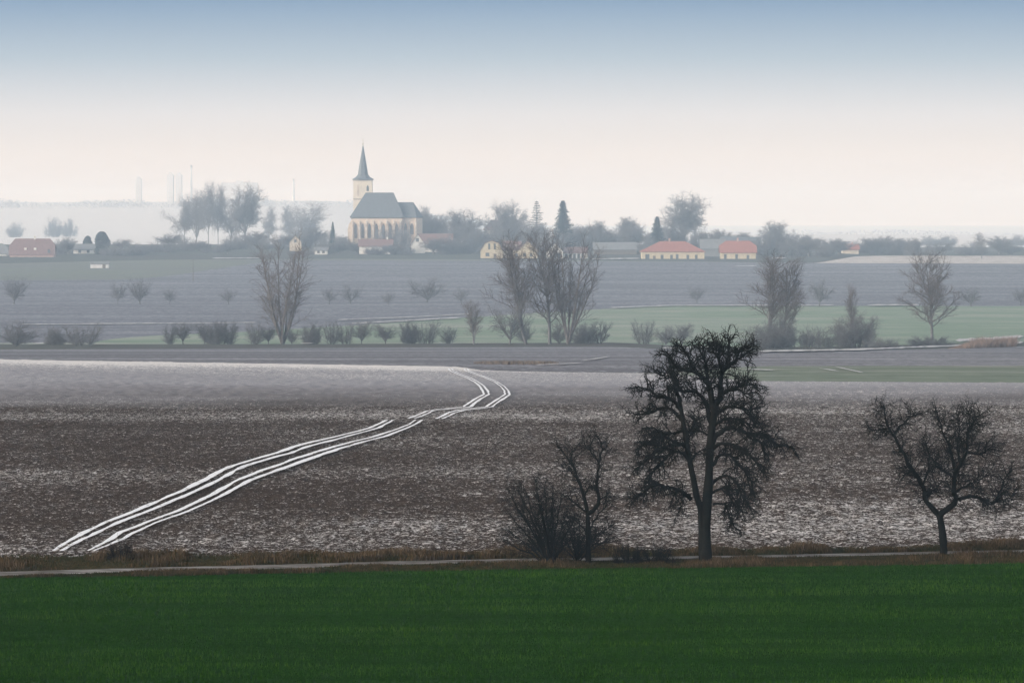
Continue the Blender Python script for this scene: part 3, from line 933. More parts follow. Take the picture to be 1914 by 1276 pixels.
make_proto('bushA', proto_spread(7, 8, .45, .06, h=5.0, dens=2.4, tw=.032, trunk_r=.07, ang=45, basespread=.6), BM, BM)
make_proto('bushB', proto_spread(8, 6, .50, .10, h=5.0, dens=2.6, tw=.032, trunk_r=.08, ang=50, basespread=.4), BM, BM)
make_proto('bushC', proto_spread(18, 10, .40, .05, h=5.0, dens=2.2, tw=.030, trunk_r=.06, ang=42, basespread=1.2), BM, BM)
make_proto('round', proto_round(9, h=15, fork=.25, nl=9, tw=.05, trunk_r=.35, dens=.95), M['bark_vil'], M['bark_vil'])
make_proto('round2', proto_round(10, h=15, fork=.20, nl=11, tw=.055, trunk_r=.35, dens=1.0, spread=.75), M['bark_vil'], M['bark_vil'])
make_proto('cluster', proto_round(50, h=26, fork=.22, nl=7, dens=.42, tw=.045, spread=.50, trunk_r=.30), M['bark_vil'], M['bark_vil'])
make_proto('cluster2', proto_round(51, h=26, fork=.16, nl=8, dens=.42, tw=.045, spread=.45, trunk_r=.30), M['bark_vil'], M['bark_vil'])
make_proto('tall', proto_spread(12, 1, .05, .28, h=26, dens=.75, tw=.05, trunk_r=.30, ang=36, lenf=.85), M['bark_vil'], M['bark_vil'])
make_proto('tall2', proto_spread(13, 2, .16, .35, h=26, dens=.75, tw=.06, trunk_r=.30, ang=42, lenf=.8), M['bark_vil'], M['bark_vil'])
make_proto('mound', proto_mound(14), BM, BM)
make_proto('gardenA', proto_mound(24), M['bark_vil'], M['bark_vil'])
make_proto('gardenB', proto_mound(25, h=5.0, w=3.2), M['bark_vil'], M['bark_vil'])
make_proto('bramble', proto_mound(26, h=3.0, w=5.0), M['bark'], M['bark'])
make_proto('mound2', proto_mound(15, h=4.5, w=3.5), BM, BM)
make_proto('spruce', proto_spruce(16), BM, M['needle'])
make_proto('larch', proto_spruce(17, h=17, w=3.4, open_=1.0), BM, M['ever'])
make_proto('ever', proto_ever(19), BM, M['ever'])
make_proto('dark', proto_ever(20, h=5, w=2.6, n=5200, top=.45), BM, M['ever'])

def tree(kind, px, w, vtop, vbase=None, d=None, label='', name='bare_tree', cat='tree', group=None, lean=0.0):
    """place a tree by its foot; its height and width come from its outline at that distance"""
    if d is None: x, y = ground(px, vbase)
    else:
        y = G(d); x = (px - CX) / F * y
    z = tz(x, y) - 0.1
    ztop = CZ - (vtop - HV) / F * y
    h = max(0.8, ztop - z)
    tm, cm, zt, wd = PROTO[kind]
    root = empty(name, (x, y, z), rnd.random() * 6.28 if lean == 0 else 0.0)
    sx_ = (w / F * y) / wd
    root.scale = (sx_, sx_, h / zt)
    if lean: root.rotation_euler = (0, lean, 0)
    prop(root, label, cat, group)
    for nm, me in [('trunk', q) for q in tm] + [('crown', cm)]:
        o = bpy.data.objects.new(nm, me); COL.objects.link(o); o.parent = root
    return root

HG = 'bushes of the field hedgerow'
hedge = [ # kind, px, width, top, base, label
 ('bushC', 30, 84, 598, 647, 'large dense grey bush at the left end of the lower hedgerow'),
 ('bushA', 101, 32, 612, 645, 'small bush between the large left-end bush and a broad one'),
 ('bushC', 150, 72, 606, 646, 'broad dark bush just left of the pale green patch'),
 ('bushA', 318, 26, 610, 643, 'narrow bush at the right end of the pale green patch'),
 ('bushB', 342, 36, 606, 643, 'rounder bush touching a narrow one right of the pale green patch'),
 ('bushB', 382, 36, 603, 643, 'left bush of the dense threesome left of the big willow'),
 ('bushC', 405, 38, 600, 643, 'middle bush of the dense threesome left of the big willow'),
 ('bushA', 430, 34, 601, 643, 'right bush of the dense threesome left of the big willow'),
 ('bushA', 476, 36, 606, 643, 'bush two places left of the big willow trunk'),
 ('bushB', 502, 32, 608, 643, 'bush directly left of the big willow trunk'),
 ('bushA', 545, 26, 612, 643, 'low bush at the right foot of the big willow'),
 ('bushB', 584, 34, 603, 643, 'spreading bush right of the willow across a small snowy gap'),
 ('bushA', 620, 34, 600, 643, 'tall bush in the middle of the hedge run below the church'),
 ('bushC', 645, 30, 605, 643, 'bush filling the hedge run below the church tower'),
 ('bushB', 676, 36, 603, 643, 'last bush of the closed hedge run below the church nave'),
 ('bushB', 720, 34, 608, 643, 'lone y-shaped bush standing free between two hedge runs'),
 ('bushA', 763, 32, 604, 642, 'left bush of the pair below the dark hawthorn on the slope'),
 ('bushC', 796, 48, 600, 642, 'broader right bush of the pair below the dark hawthorn on the slope'),
 ('bushA', 839, 26, 608, 642, 'thin small bush before the first tall hedgerow tree'),
 ('bushC', 980, 40, 600, 642, 'bush around the foot of the leaning poplar'),
 ('bushC', 1044, 44, 596, 642, 'brush between the trunks of the two tallest poplars'),
 ('bushA', 1090, 34, 606, 642, 'thin bush right of the tallest poplars'),
 ('bushB', 1121, 38, 598, 642, 'rounded bush right of the tall poplars, beside a thin one'),
 ('bushC', 1205, 42, 596, 643, 'dense dome-shaped bush standing alone on the green field edge'),
 ('bushA', 1245, 34, 610, 645, 'faint low bush right of the dome-shaped bush'),
 ('bushB', 1275, 38, 607, 646, 'faint spreading bush above the top of the big pear tree'),
]
for i, (k, px, w, vt, vb, lab) in enumerate(hedge):
    k = (k.replace('bush', 'hedge'), k, k.replace('bush', 'hedge'), 'mound2', k)[(i * 3) % 5]
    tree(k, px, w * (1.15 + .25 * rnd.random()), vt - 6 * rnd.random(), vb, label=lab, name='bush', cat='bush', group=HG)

tree('fan', 528, 118, 428, 643, label='big fan-shaped bare willow with many stems in the hedgerow', name='willow_tree')
tree('poplar', 885, 48, 558, 643, label='slim two-stemmed bare tree left of the tall poplars')
tree('small2', 952, 74, 556, 644, label='wide-crowned bare tree half as tall as the poplars beside it')
tree('poplarL', 984, 100, 430, 643, label='tall poplar leaning left above the others', name='poplar_tree', lean=-0.22)
tree('single', 1028, 92, 424, 643, label='tall straight poplar in the middle of three, with a long left branch', name='poplar_tree')
tree('fan', 1062, 108, 420, 643, label='tall many-stemmed poplar at the right of three', name='poplar_tree', lean=0.05)
tree('poplarL', 1441, 98, 468, 648, label='bare poplar with two parallel trunks rising from a thicket', name='poplar_tree', lean=-0.03)
tree('single', 1465, 62, 478, 648, label='slimmer bare poplar leaning right out of the same thicket', name='poplar_tree', lean=0.06)
tree('single', 1743, 88, 466, 642, label='symmetrical bare poplar standing alone near the right edge', name='poplar_tree')
TH = 'thickets at the edge of the green field'
tree('mound2', 1435, 92, 604, 652, label='broad thicket at the foot of the twin poplars', name='thicket', cat='thicket', group=TH)
tree('mound2', 1460, 62, 588, 650, label='higher thicket round the slimmer leaning poplar', name='thicket', cat='thicket', group=TH)
tree('mound', 1525, 70, 608, 650, label='low mound-shaped thicket between two larger ones', name='thicket', cat='thicket', group=TH)
tree('mound2', 1600, 98, 584, 650, label='largest pyramid-shaped thicket with a broken ivy-clad trunk in it', name='thicket', cat='thicket', group=TH)
tree('poplar', 1594, 34, 528, 648, label='short upright tree rising out of the largest thicket')
tree('mound', 1740, 90, 626, 647, label='low scrub round the foot of the lone right-hand poplar', name='thicket', cat='thicket', group=TH)
tree('mound', 1655, 60, 630, 651, label='low brown scrub right of the largest thicket', name='thicket', cat='thicket', group=TH)

SG = 'fruit trees along the upper field boundary'
slope = [('small2', 26, 58, 513, 568, 'broad fruit tree at the left edge of the upper row'),
 ('small', 220, 36, 522, 569, 'smaller left tree of the pair on the left slope'),
 ('small2', 262, 50, 514, 569, 'larger right tree of the pair on the left slope'),
 ('small', 317, 28, 537, 568, 'little fruit tree right of the pair on the left slope'),
 ('small', 428, 34, 537, 569, 'little fruit tree left of the big willow crown'),
 ('small', 615, 32, 535, 569, 'small left tree of the pair right of the willow'),
 ('small2', 656, 40, 530, 568, 'larger right tree of the pair right of the willow'),
 ('small', 727, 26, 543, 571, 'smallest faint tree on the slope under the church'),
 ('small2', 798, 66, 516, 565, 'wide dark hawthorn on the slope below the white gable house'),
 ('small', 863, 32, 535, 568, 'small faint tree between the hawthorn and the poplars'),
 ('small', 1303, 38, 534, 566, 'flat small tree on the slope below the hipped red roof'),
 ('small', 1531, 52, 520, 573, 'dark umbrella-shaped tree with a clear trunk on the green field edge'),
 ('small2', 1815, 44, 534, 573, 'dim fruit tree right of the lone poplar'),
 ('small', 1908, 34, 536, 571, 'fruit tree cut by the right edge of the view')]
for k, px, w, vt, vb, lab in slope:
    tree(k, px, w, vt, vb, label=lab, name='fruit_tree', cat='tree', group=SG)

VG = 'trees of the village'
vil = [ # kind, px, w, vtop, d, label, name
 ('cluster', 345, 76, 372, 2010, 'leftmost of the tall bare trees left of the church', 'tall_tree'),
 ('cluster2', 366, 74, 352, 2030, 'second of the tall bare trees left of the church', 'tall_tree'),
 ('cluster', 390, 82, 338, 2000, 'highest of the tall bare trees left of the church', 'tall_tree'),
 ('cluster', 408, 74, 344, 2040, 'tall bare tree close right of the highest one', 'tall_tree'),
 ('cluster2', 430, 64, 372, 2060, 'lower tree in the dip of the tall group left of the church', 'tall_tree'),
 ('round', 459, 74, 342, 1990, 'round-topped tree at the right end of the tall group', 'tall_tree'),
 ('cluster', 503, 62, 384, 2500, 'faint tall tree just right of the tall group', 'tall_tree'),
 ('cluster', 540, 66, 384, 2520, 'faint tall tree above the willow crown', 'tall_tree'),
 ('cluster2', 573, 76, 376, 2480, 'faint spreading tree nearest the church on its left', 'tall_tree'),
 ('round2', 790, 48, 385, 1960, 'bare tree behind the chancel of the church', 'bare_tree'),
 ('round2', 824, 40, 400, 1930, 'dim tree right of the church choir', 'bare_tree'),
 ('round', 868, 76, 389, 1900, 'wide arching tree between church and red roof behind trees', 'bare_tree'),
 ('round', 950, 72, 374, 1880, 'rounded bare tree above the yellow house', 'bare_tree'),
 ('larch', 1003, 42, 374, 1860, 'open ragged conifer left of the dark spruce', 'larch_tree'),
 ('spruce', 1052, 44, 374, 1800, 'tall dark pointed spruce, the highest conifer', 'spruce_tree'),
 ('round2', 1115, 50, 412, 1900, 'low round tree right of the highest spruce', 'bare_tree'),
 ('round2', 1176, 60, 405, 1900, 'round tree halfway between the two dark spruces', 'bare_tree'),
 ('spruce', 1228, 34, 404, 1780, 'smaller dark spruce left of the largest round tree', 'spruce_tree'),
 ('round', 1280, 98, 360, 1840, 'largest round bare tree, behind the hipped red roof', 'bare_tree'),
 ('round2', 1345, 44, 428, 1880, 'low tree between the two red-roofed houses, behind them', 'bare_tree'),
 ('round2', 1385, 52, 434, 1900, 'low spreading tree behind the gabled red roof', 'bare_tree'),
 ('round', 1448, 62, 412, 1800, 'ragged round tree right of the gabled red roof', 'bare_tree'),
 ('round2', 1500, 56, 438, 1780, 'dense dark tree right of the ragged round tree', 'bare_tree'),
 ('round2', 1560, 44, 445, 1850, 'small round tree left of the distant red roof', 'bare_tree'),
 ('round2', 1655, 46, 440, 1880, 'round tree in the right-hand tree line, right of the distant red roof', 'bare_tree'),
 ('round2', 1706, 38, 444, 1700, 'upright tree rising from the pale strip, left of the lone poplar top', 'bare_tree'),
 ('gardenB', 1735, 50, 440, 2600, 'very faint tree behind the lone poplar top', 'bare_tree'),
 ('gardenB', 1768, 46, 439, 2650, 'very faint round tree right of the lone poplar top', 'bare_tree'),
 ('gardenA', 1800, 36, 458, 1900, 'low tree on the pale strip left of the upright one', 'bare_tree'),
 ('tall', 1835, 30, 433, 1690, 'upright egg-shaped tree on the pale strip near the right edge', 'bare_tree'),
 ('round2', 1866, 56, 441, 1880, 'broad tree behind the upright egg-shaped one', 'bare_tree'),
 ('gardenB', 1902, 40, 438, 2600, 'very faint tree cut by the right edge', 'bare_tree'),
 ('spruce', 622, 14, 414, 1830, 'very thin dark spruce left of the church', 'spruce_tree'),
 ('ever', 191, 26, 433, 1760, 'dense dark egg-shaped yew among the left houses', 'yew_tree'),
 ('ever', 164, 16, 441, 1790, 'small dark yew left of the egg-shaped one', 'yew_tree'),
 ('gardenB', 30, 34, 415, 3300, 'very faint distant tree above the pinkish house', 'bare_tree'),
 ('gardenB', 100, 34, 405, 3300, 'very faint distant tree right of the pinkish house', 'bare_tree'),
 ('gardenB', 130, 32, 408, 3350, 'very faint distant tree left of the yews', 'bare_tree'),
]
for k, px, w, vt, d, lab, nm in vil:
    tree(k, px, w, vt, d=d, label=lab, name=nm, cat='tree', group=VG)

BG = 'garden bushes along the edge of the village'
place_words = [
 (112, 20, 458, 1760, 'dark garden bush right of the pinkish house'), (127, 24, 455, 1765, 'dark garden bush left of the small white cottage'),
 (212, 34, 468, 1740, 'low garden bush right of the egg-shaped yew'), (228, 26, 458, 1800, 'garden bush above the low one right of the yew'),
 (252, 34, 466, 1745, 'garden bush midway between yew and tall trees'), (275, 30, 470, 1760, 'low garden bush left of the rising hedge mass'),
 (300, 36, 460, 1780, 'garden bush where the hedge mass begins to rise'), (318, 36, 448, 1850, 'tall garden bush left of the first tall tree'),
 (345, 34, 455, 1800, 'garden bush under the first tall tree'), (372, 34, 462, 1790, 'garden bush under the second tall tree'),
 (400, 34, 468, 1780, 'low garden bush under the highest tall tree'), (425, 30, 466, 1770, 'low garden bush in the gap of the tall trees'),
 (448, 40, 446, 1820, 'big rounded bush under the right end of the tall group'), (478, 40, 444, 1830, 'big rounded bush left of the willow top'),
 (505, 36, 452, 1820, 'garden bush behind the left of the willow crown'), (532, 36, 450, 1840, 'garden bush behind the middle of the willow crown'),
 (560, 40, 438, 1860, 'tall dense bush behind the right of the willow crown'), (590, 38, 436, 1860, 'tall dense bush left of the thin spruce'),
 (618, 34, 446, 1850, 'dense bush at the foot of the thin spruce'), (640, 28, 452, 1820, 'small bush at the left foot of the church'),
 (605, 30, 466, 1765, 'low bush by the pale cottage left of the church'), (632, 36, 465, 1770, 'low bush in front of the church left corner'),
 (735, 46, 422, 1815, 'round bare tree-like bush in front of the nave'), (668, 34, 464, 1775, 'bush under the first buttress of the church'),
 (700, 30, 470, 1755, 'bush in front of the low red roof'), (730, 30, 468, 1756, 'bush between low red roof and white gable'),
 (752, 30, 466, 1757, 'bush left of the white gable'), (810, 34, 455, 1757, 'bush in front of the long red roof'),
 (835, 36, 448, 1762, 'bush at the right end of the long red roof'), (800, 40, 412, 1880, 'dark bush right of the chancel'),
 (828, 42, 420, 1875, 'dark bush in the hollow right of the chancel'), (858, 44, 430, 1850, 'dark bush left of the yellow house, upper one'),
 (865, 40, 452, 1770, 'dark bush left of the yellow house, lower one'), (890, 36, 440, 1800, 'dark bush close behind the yellow gable'),
 (915, 40, 426, 1850, 'dark bush under the half-hidden red roof'), (945, 44, 420, 1840, 'dark bush under the rounded tree, left'),
 (972, 44, 416, 1840, 'dark bush under the rounded tree, right'), (1002, 44, 428, 1810, 'dark bush at the foot of the ragged conifer'),
 (1030, 40, 438, 1790, 'dark bush at the left foot of the tall spruce'), (1076, 44, 430, 1800, 'dark bush at the right foot of the tall spruce'),
 (1104, 40, 436, 1800, 'dark bush right of the white lattice-fronted house'), (1132, 40, 440, 1800, 'dark bush over the left of the long barn'),
 (1160, 40, 434, 1820, 'dark bush over the middle of the long barn'), (1190, 40, 436, 1820, 'dark bush over the right of the long barn'),
 (1212, 30, 448, 1760, 'bush by the left tip of the hipped red roof'), (1256, 44, 430, 1800, 'dark bush behind the ridge of the hipped roof, left'),
 (1290, 44, 428, 1800, 'dark bush behind the ridge of the hipped roof, right'), (1322, 30, 444, 1790, 'bush above the grey barn between red roofs'),
 (1430, 36, 446, 1740, 'dark bush against the right gable of the red house'), (1455, 44, 444, 1745, 'dark bush right of the gabled house'),
 (1480, 44, 448, 1740, 'dense bush under the ragged round tree'), (1512, 44, 455, 1730, 'dense bush where the pale strip begins'),
 (1536, 30, 466, 1720, 'low bush at the left end of the pale strip'), (1568, 40, 462, 1800, 'bush left of the distant red roof'),
 (1612, 40, 456, 1860, 'bush right of the distant red roof'), (1636, 40, 455, 1860, 'bush in the long hedge behind the pale strip, left part'),
 (1668, 40, 458, 1860, 'bush in the long hedge behind the pale strip, middle'), (1690, 40, 457, 1860, 'bush in the long hedge behind the pale strip, right part'),
 (1725, 40, 466, 1850, 'low bush behind the top of the lone poplar'), (1760, 36, 464, 1860, 'low bush right of the top of the lone poplar'),
 (1820, 34, 462, 1860, 'low bush left of the egg-shaped tree'), (1890, 40, 468, 1860, 'low bush at the right end of the pale strip'),
]
for i, (px, w, vt, d, lab) in enumerate(place_words):
    tree(('gardenB', 'round2', 'gardenA', 'round')[i % 4], px, w * 1.55, vt - 12, d=d, label=lab, name='garden_bush', cat='bush', group=BG)

# ------------------------------------------------------------------ buildings
def W(name, c, var=.12, scale=.8, rough=.9): return mat_plain(name, c, var, scale, rough)
M['yellow'] = W('yellow_render', (.62, .54, .38)); M['cream'] = W('cream_render', (.64, .57, .47)); M['white'] = W('white_render', (.74, .73, .70))
M['pink'] = W('brick_render', (.52, .36, .32)); M['red'] = W('red_tile', (.42, .17, .13), .25, 2.0); M['redold'] = W('old_tile', (.28, .18, .17), .3, 2.0)
M['slate'] = W('slate', (.165, .19, .215), .2, 1.5, .7); M['grey'] = W('grey_sheet', (.22, .23, .24)); M['dark'] = W('window_dark', (.10, .115, .13), .1, 1, .4)  # slate and window_dark are lightened, with village haze painted into their colour
M['stone'] = W('church_plaster', (.80, .67, .56), .10, .5); M['towerst'] = W('tower_plaster', (.80, .73, .62), .10, .4)
M['leaded'] = W('leaded_glass', (.27, .27, .28), .2, 1, .4); M['butt'] = W('buttress_stone', (.66, .58, .50), .2, .8); M['trim'] = W('trim_stone', (.30, .28, .26)); M['wood'] = W('grey_wood', (.16, .14, .12))
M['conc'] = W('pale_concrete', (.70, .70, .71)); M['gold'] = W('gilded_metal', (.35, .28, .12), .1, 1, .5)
M['snowroof'] = M['snow']

def poly_prism(sec, x0, x1):
    """section [(y,z)] extruded along x, closed"""
    n = len(sec)
    V = [(x0, y, z) for y, z in sec] + [(x1, y, z) for y, z in sec]
    Fc = [tuple(range(n - 1, -1, -1)), tuple(range(n, 2 * n))] + [(i, (i + 1) % n, n + (i + 1) % n, n + i) for i in range(n)]
    return V, Fc
def join(*parts):
    V = []; Fc = []
    for v, f in parts:
        o = len(V); V += list(v); Fc += [tuple(i + o for i in q) for q in f]
    return V, Fc
def box(x0, x1, y0, y1, z0, z1):
    V = [(x, y, z) for z in (z0, z1) for y in (y0, y1) for x in (x0, x1)]
    return V, [(0, 2, 3, 1), (4, 5, 7, 6), (0, 1, 5, 4), (2, 6, 7, 3), (0, 4, 6, 2), (1, 3, 7, 5)]
def swapxy(vf): # ridge along y instead of x
    V, Fc = vf
    return [(y, x, z) for x, y, z in V], [tuple(reversed(f)) for f in Fc]

def roof_slab(sec, x0, x1, t=.22):
    """open section (left eave .. ridge .. right eave) given a thickness"""
    up_ = [(y, z + t) for y, z in sec]
    return poly_prism(sec + up_[::-1], x0, x1)

def hip_roof(x0, x1, y0, y1, z, h, rl, t=.2):
    """hipped roof; rl = how far the ridge ends are drawn in"""
    ym = (y0 + y1) / 2
    V = [(x0, y0, z), (x1, y0, z), (x1, y1, z), (x0, y1, z), (x0, y0, z + t), (x1, y0, z + t), (x1, y1, z + t), (x0, y1, z + t),
         (x0 + rl[0], ym, z + h), (x1 - rl[1], ym, z + h)]
    return V, [(3, 2, 1, 0), (0, 1, 5, 4), (1, 2, 6, 5), (2, 3, 7, 6), (3, 0, 4, 7), (4, 5, 9, 8), (5, 6, 9), (6, 7, 8, 9), (7, 4, 8)]

def part(name, vf, mat, parent):
    return mesh_obj(name, vf[0], [tuple(f) for f in vf[1]], mat, parent)

def window(parent, x, z, w, h, y, framed=True, mat=None, name='window'):
    o = part(name, box(x - w/2, x + w/2, y - .04, y + .06, z, z + h), mat or M['dark'], parent)
    return o

def house(name, label, px, d, wpx, eave_v, ridge_v, base_v, kind='gable', wall='white', roof='red', depth=8.0, rz=0.0, wins=(), chimney=None, hip=(3, 3), door=None, gable_front=False, over=.45):
    """wpx = roof width on the photo; levels as photo rows"""
    KB = G(d) / d      # fittings grow with the house
    d = G(d); depth *= KB; over *= KB; hip = tuple(h_ * KB for h_ in hip)
    s = d / F
    x = (px - CX) * s
    zb = CZ - (base_v - HV) * s
    r = empty(name, (x, d + depth / 2, zb), rz)
    prop(r, label, 'house')
    wd = wpx * s
    he = (base_v - eave_v) * s; hr = (base_v - ridge_v) * s
    hx = wd / 2 - over; hy = depth / 2
    bot = -2.0
    if gable_front:   # ridge runs away from the viewer
        if kind == 'gambrel':
            sec = [(-hx, bot), (-hx, he), (-hx * .62, he + (hr - he) * .70), (0, hr), (hx * .62, he + (hr - he) * .70), (hx, he), (hx, bot)]
            rs = [(-hx - over, he - .2), (-hx * .66, he + (hr - he) * .72), (0, hr + .05), (hx * .66, he + (hr - he) * .72), (hx + over, he - .2)]
        else:
            sec = [(-hx, bot), (-hx, he), (0, hr), (hx, he), (hx, bot)]
            k = (hr - he) / hx
            rs = [(-hx - over, he - over * k + .05), (0, hr + .05), (hx + over, he - over * k + .05)]
        part('wall', swapxy(poly_prism(sec, -hy, hy)), M[wall], r)
        rf = part('roof', swapxy(roof_slab(rs, -hy - .3, hy + .3)), M[roof], r)
    elif kind == 'hip':
        part('wall', box(-hx, hx, -hy, hy, bot, he), M[wall], r)
        rf = part('roof', hip_roof(-hx - over, hx + over, -hy - over, hy + over, he + .003, hr - he, hip), M[roof], r)
    elif kind == 'half':
        # gable roof with clipped gable at both ends
        c = hip[0]
        sec = [(-hy, bot), (-hy, he), (-hy * .45, he + (hr - he) * .55 - .05), (hy * .45, he + (hr - he) * .55 - .05), (hy, he), (hy, bot)]
        part('wall', poly_prism(sec, -hx, hx), M[wall], r)
        z1 = he + (hr - he) * .55
        V = [(-hx - over, -hy - over, he - .2), (hx + over, -hy - over, he - .2), (hx + over, hy + over, he - .2), (-hx - over, hy + over, he - .2),
             (-hx - over, -hy * .45, z1), (hx + over, -hy * .45, z1), (hx + over, hy * .45, z1), (-hx - over, hy * .45, z1),
             (-hx + c, 0, hr), (hx - c, 0, hr)]
        Fc = [(0, 1, 5, 9, 8, 4), (2, 3, 7, 8, 9, 6), (4, 8, 7), (5, 6, 9)]
        Fc = [(0, 1, 5, 4), (4, 5, 9, 8), (2, 3, 7, 6), (6, 7, 8, 9), (4, 8, 7), (5, 6, 9)]
        # underside
        b = len(V); V += [(q[0], q[1], q[2] - .18) for q in V[:10]]
        Fc += [tuple(reversed([i + b for i in f])) for f in Fc[:6]]
        ring = [0, 1, 5, 6, 2, 3, 7, 4]
        Fc += [(ring[(i + 1) % 8], ring[i], ring[i] + b, ring[(i + 1) % 8] + b) for i in range(8)]
        rf = part('roof', (V, Fc), M[roof], r)
    else:
        sec = [(-hy, bot), (-hy, he), (0, hr), (hy, he), (hy, bot)]
        k = (hr - he) / hy
        part('wall', poly_prism(sec, -hx, hx), M[wall], r)
        rf = part('roof', roof_slab([(-hy - over, he - over * k + .05), (0, hr + .05), (hy + over, he - over * k + .05)], -hx - over, hx + over), M[roof], r)
    for (wx, wz, ww, wh) in wins:
        window(r, wx * hx, wz * KB, ww * KB, wh * KB, -hy)
    if door is not None:
        part('door', box(door * hx - .55, door * hx + .55, -hy - .05, -hy + .06, -.2, 2.1), M['wood'], r)
    if chimney is not None:
        for cxx in (chimney if isinstance(chimney, (list, tuple)) else [chimney]):
            part('chimney', box(cxx * hx - .35, cxx * hx + .35, -.35, .35, hr - 1.0, hr + 1.1), M['white'] if roof == 'redold' else M['pink'], rf)
    return r

# far left
house('house', 'white house with grey roof cut by the left edge', -6, 1740, 42, 473, 455, 490, 'half', 'white', 'grey', 8, wins=[(.3, 1.0, 1, 1.2)], hip=(2, 2))
h = house('house', 'large brown-roofed house with pinkish brick walls near the left edge', 59, 1720, 86, 475, 446, 491, 'half', 'pink', 'redold', 9, rz=.0,
      wins=[(-.7, .9, 1.1, 1.2), (-.25, .9, 1.1, 1.2), (.15, .9, 1.1, 1.2), (.8, 3.4, .9, 1.3)], chimney=.1, hip=(1.5, 1.5), door=.5)
for wx in (-.30, .15):
    o = part('skylight', box(wx * 8.6 - .5, wx * 8.6 + .5, -3.9, -3.4, 4.9, 6.0), M['white'], h)
house('house', 'small white cottage with grey-green roof left of the dark yews', 157, 1770, 44, 466, 457, 477, 'gable', 'white', 'grey', 7, wins=[(-.4, .8, 1, 1.1), (.4, .8, 1, 1.1)])
house('shed', 'pale bluish low shed standing alone on the meadow edge', 186, 1560, 36, 494, 490.5, 504, 'gable', 'conc', 'grey', 4, door=.5, over=.2)['category'] = 'shed'
house('house', 'pale cottage half hidden behind bushes left of the church', 600, 1760, 28, 468, 463, 476, 'gable', 'white', 'grey', 6, wins=[(-.4, .5, .9, .9), (.4, .5, .9, .9)])
house('house', 'pale house glimpsed through the willow crown', 552, 1800, 26, 452, 440, 466, 'gable', 'cream', 'grey', 7, gable_front=True, wins=[(0, 2.5, .9, 1.1)])
house('house', 'low house with long dull red roof in front of the church', 702, 1765, 66, 460, 448, 475, 'gable', 'white', 'redold', 8, wins=[(-.5, .8, 1, 1), (.1, .8, 1, 1), (.6, .8, 1, 1)], chimney=.7)
# white gable with the long red roof behind
house('house', 'white-gabled house facing us, right below the church choir', 781, 1775, 30, 456, 438, 472, 'gable', 'white', 'redold', 8, gable_front=True, wins=[(-.05, 3.9, 1.1, 1.3)])
house('house', 'house with long dull red roof joined to the white gable', 815, 1790, 64, 455, 438, 468, 'gable', 'white', 'redold', 9, wins=[(-.3, .7, 1, 1), (.3, .7, 1, 1)])
house('house', 'red-roofed house half hidden by trees above the yellow house', 925, 1880, 44, 430, 411, 450, 'hip', 'cream', 'redold', 9, chimney=-.6, hip=(3, 3))
# yellow house: two gambrel gables with a linking wing
house('house', 'yellow house with rounded gambrel gable and two tall upper windows', 919, 1700, 45, 468, 450, 484, 'gambrel', 'yellow', 'redold', 9, gable_front=True,
      wins=[(-.22, 3.3, .7, 2.1), (.28, 3.3, .7, 2.1), (-.38, .9, 1.3, 1.3)], door=.3, over=.3)
h = house('house', 'low yellow wing with brown roof and two skylights between the yellow gables', 957, 1702, 36, 468, 452, 484, 'gable', 'yellow', 'redold', 8, wins=[(-.2, .8, 1.2, 1.2), (.5, .8, 1, 1.2)], over=.1)
for wx in (-2.2, 1.6):
    part('skylight', box(wx - .45, wx + .45, -2.85, -2.1, 4.85, 5.8), M['white'], h)
house('house', 'yellow gabled house at the right end of the yellow row', 986, 1700, 40, 468, 451, 484, 'gable', 'yellow', 'redold', 9, gable_front=True,
      wins=[(-.3, .8, 1, 1.3), (.35, .8, .9, 1.3)], over=.3)
# white/blue house with lattice front
h = house('house', 'white gabled house with tall blue-grey glazing behind the tall poplars', 1037, 1695, 34, 470, 455, 486, 'gable', 'white', 'slate', 8, gable_front=True,
      wins=[(0, .6, 1.2, 3.0), (-.5, .6, .8, 1.8), (.5, .6, .8, 1.8)], over=.3)
h = house('house', 'low white building with posts along its front, right of the white gable', 1076, 1697, 46, 473, 463, 486, 'gable', 'white', 'redold', 7,
      wins=[(-.8, .3, .9, 1.9), (-.45, .3, .9, 1.9), (-.1, .3, .9, 1.9), (.25, .3, .9, 1.9), (.6, .3, .9, 1.9)], over=.2)
house('barn', 'long low grey barn between the white house and the hipped red roof', 1150, 1760, 84, 466, 454, 482, 'gable', 'wood', 'grey', 9)['category'] = 'barn'
house('house', 'ochre house with large hipped bright red roof', 1258, 1690, 122, 471, 451, 488, 'hip', 'yellow', 'red', 11, hip=(7, 7),
      wins=[(-.82, .8, 1.4, 1.6), (-.35, .8, 1, 1.4), (-.05, .8, .9, 1.4), (.13, .6, .9, 1.8), (.47, .8, .9, 1.4), (.74, .8, .9, 1.4)], chimney=(-.1,), door=-.6)
house('house', 'ochre house with bright red roof and rounded right gable', 1380, 1690, 70, 471, 450, 488, 'half', 'yellow', 'red', 10, hip=(2, 2),
      wins=[(-.75, .6, .9, 1.8), (-.1, .6, .9, 1.8), (.55, .8, .9, 1.3)], chimney=(.0,), rz=.0)
house('barn', 'grey-roofed barn between and behind the two bright red roofs', 1333, 1730, 50, 464, 448, 484, 'gable', 'grey', 'grey', 9)['category'] = 'barn'
house('barn', 'dark long roof just visible behind the gabled red house', 1385, 1745, 78, 458, 444, 482, 'gable', 'wood', 'slate', 9)['category'] = 'barn'
house('house', 'distant red-roofed house at the left end of the right-hand hedge', 1590, 1840, 34, 466, 457, 477, 'gable', 'cream', 'red', 8, chimney=.3)

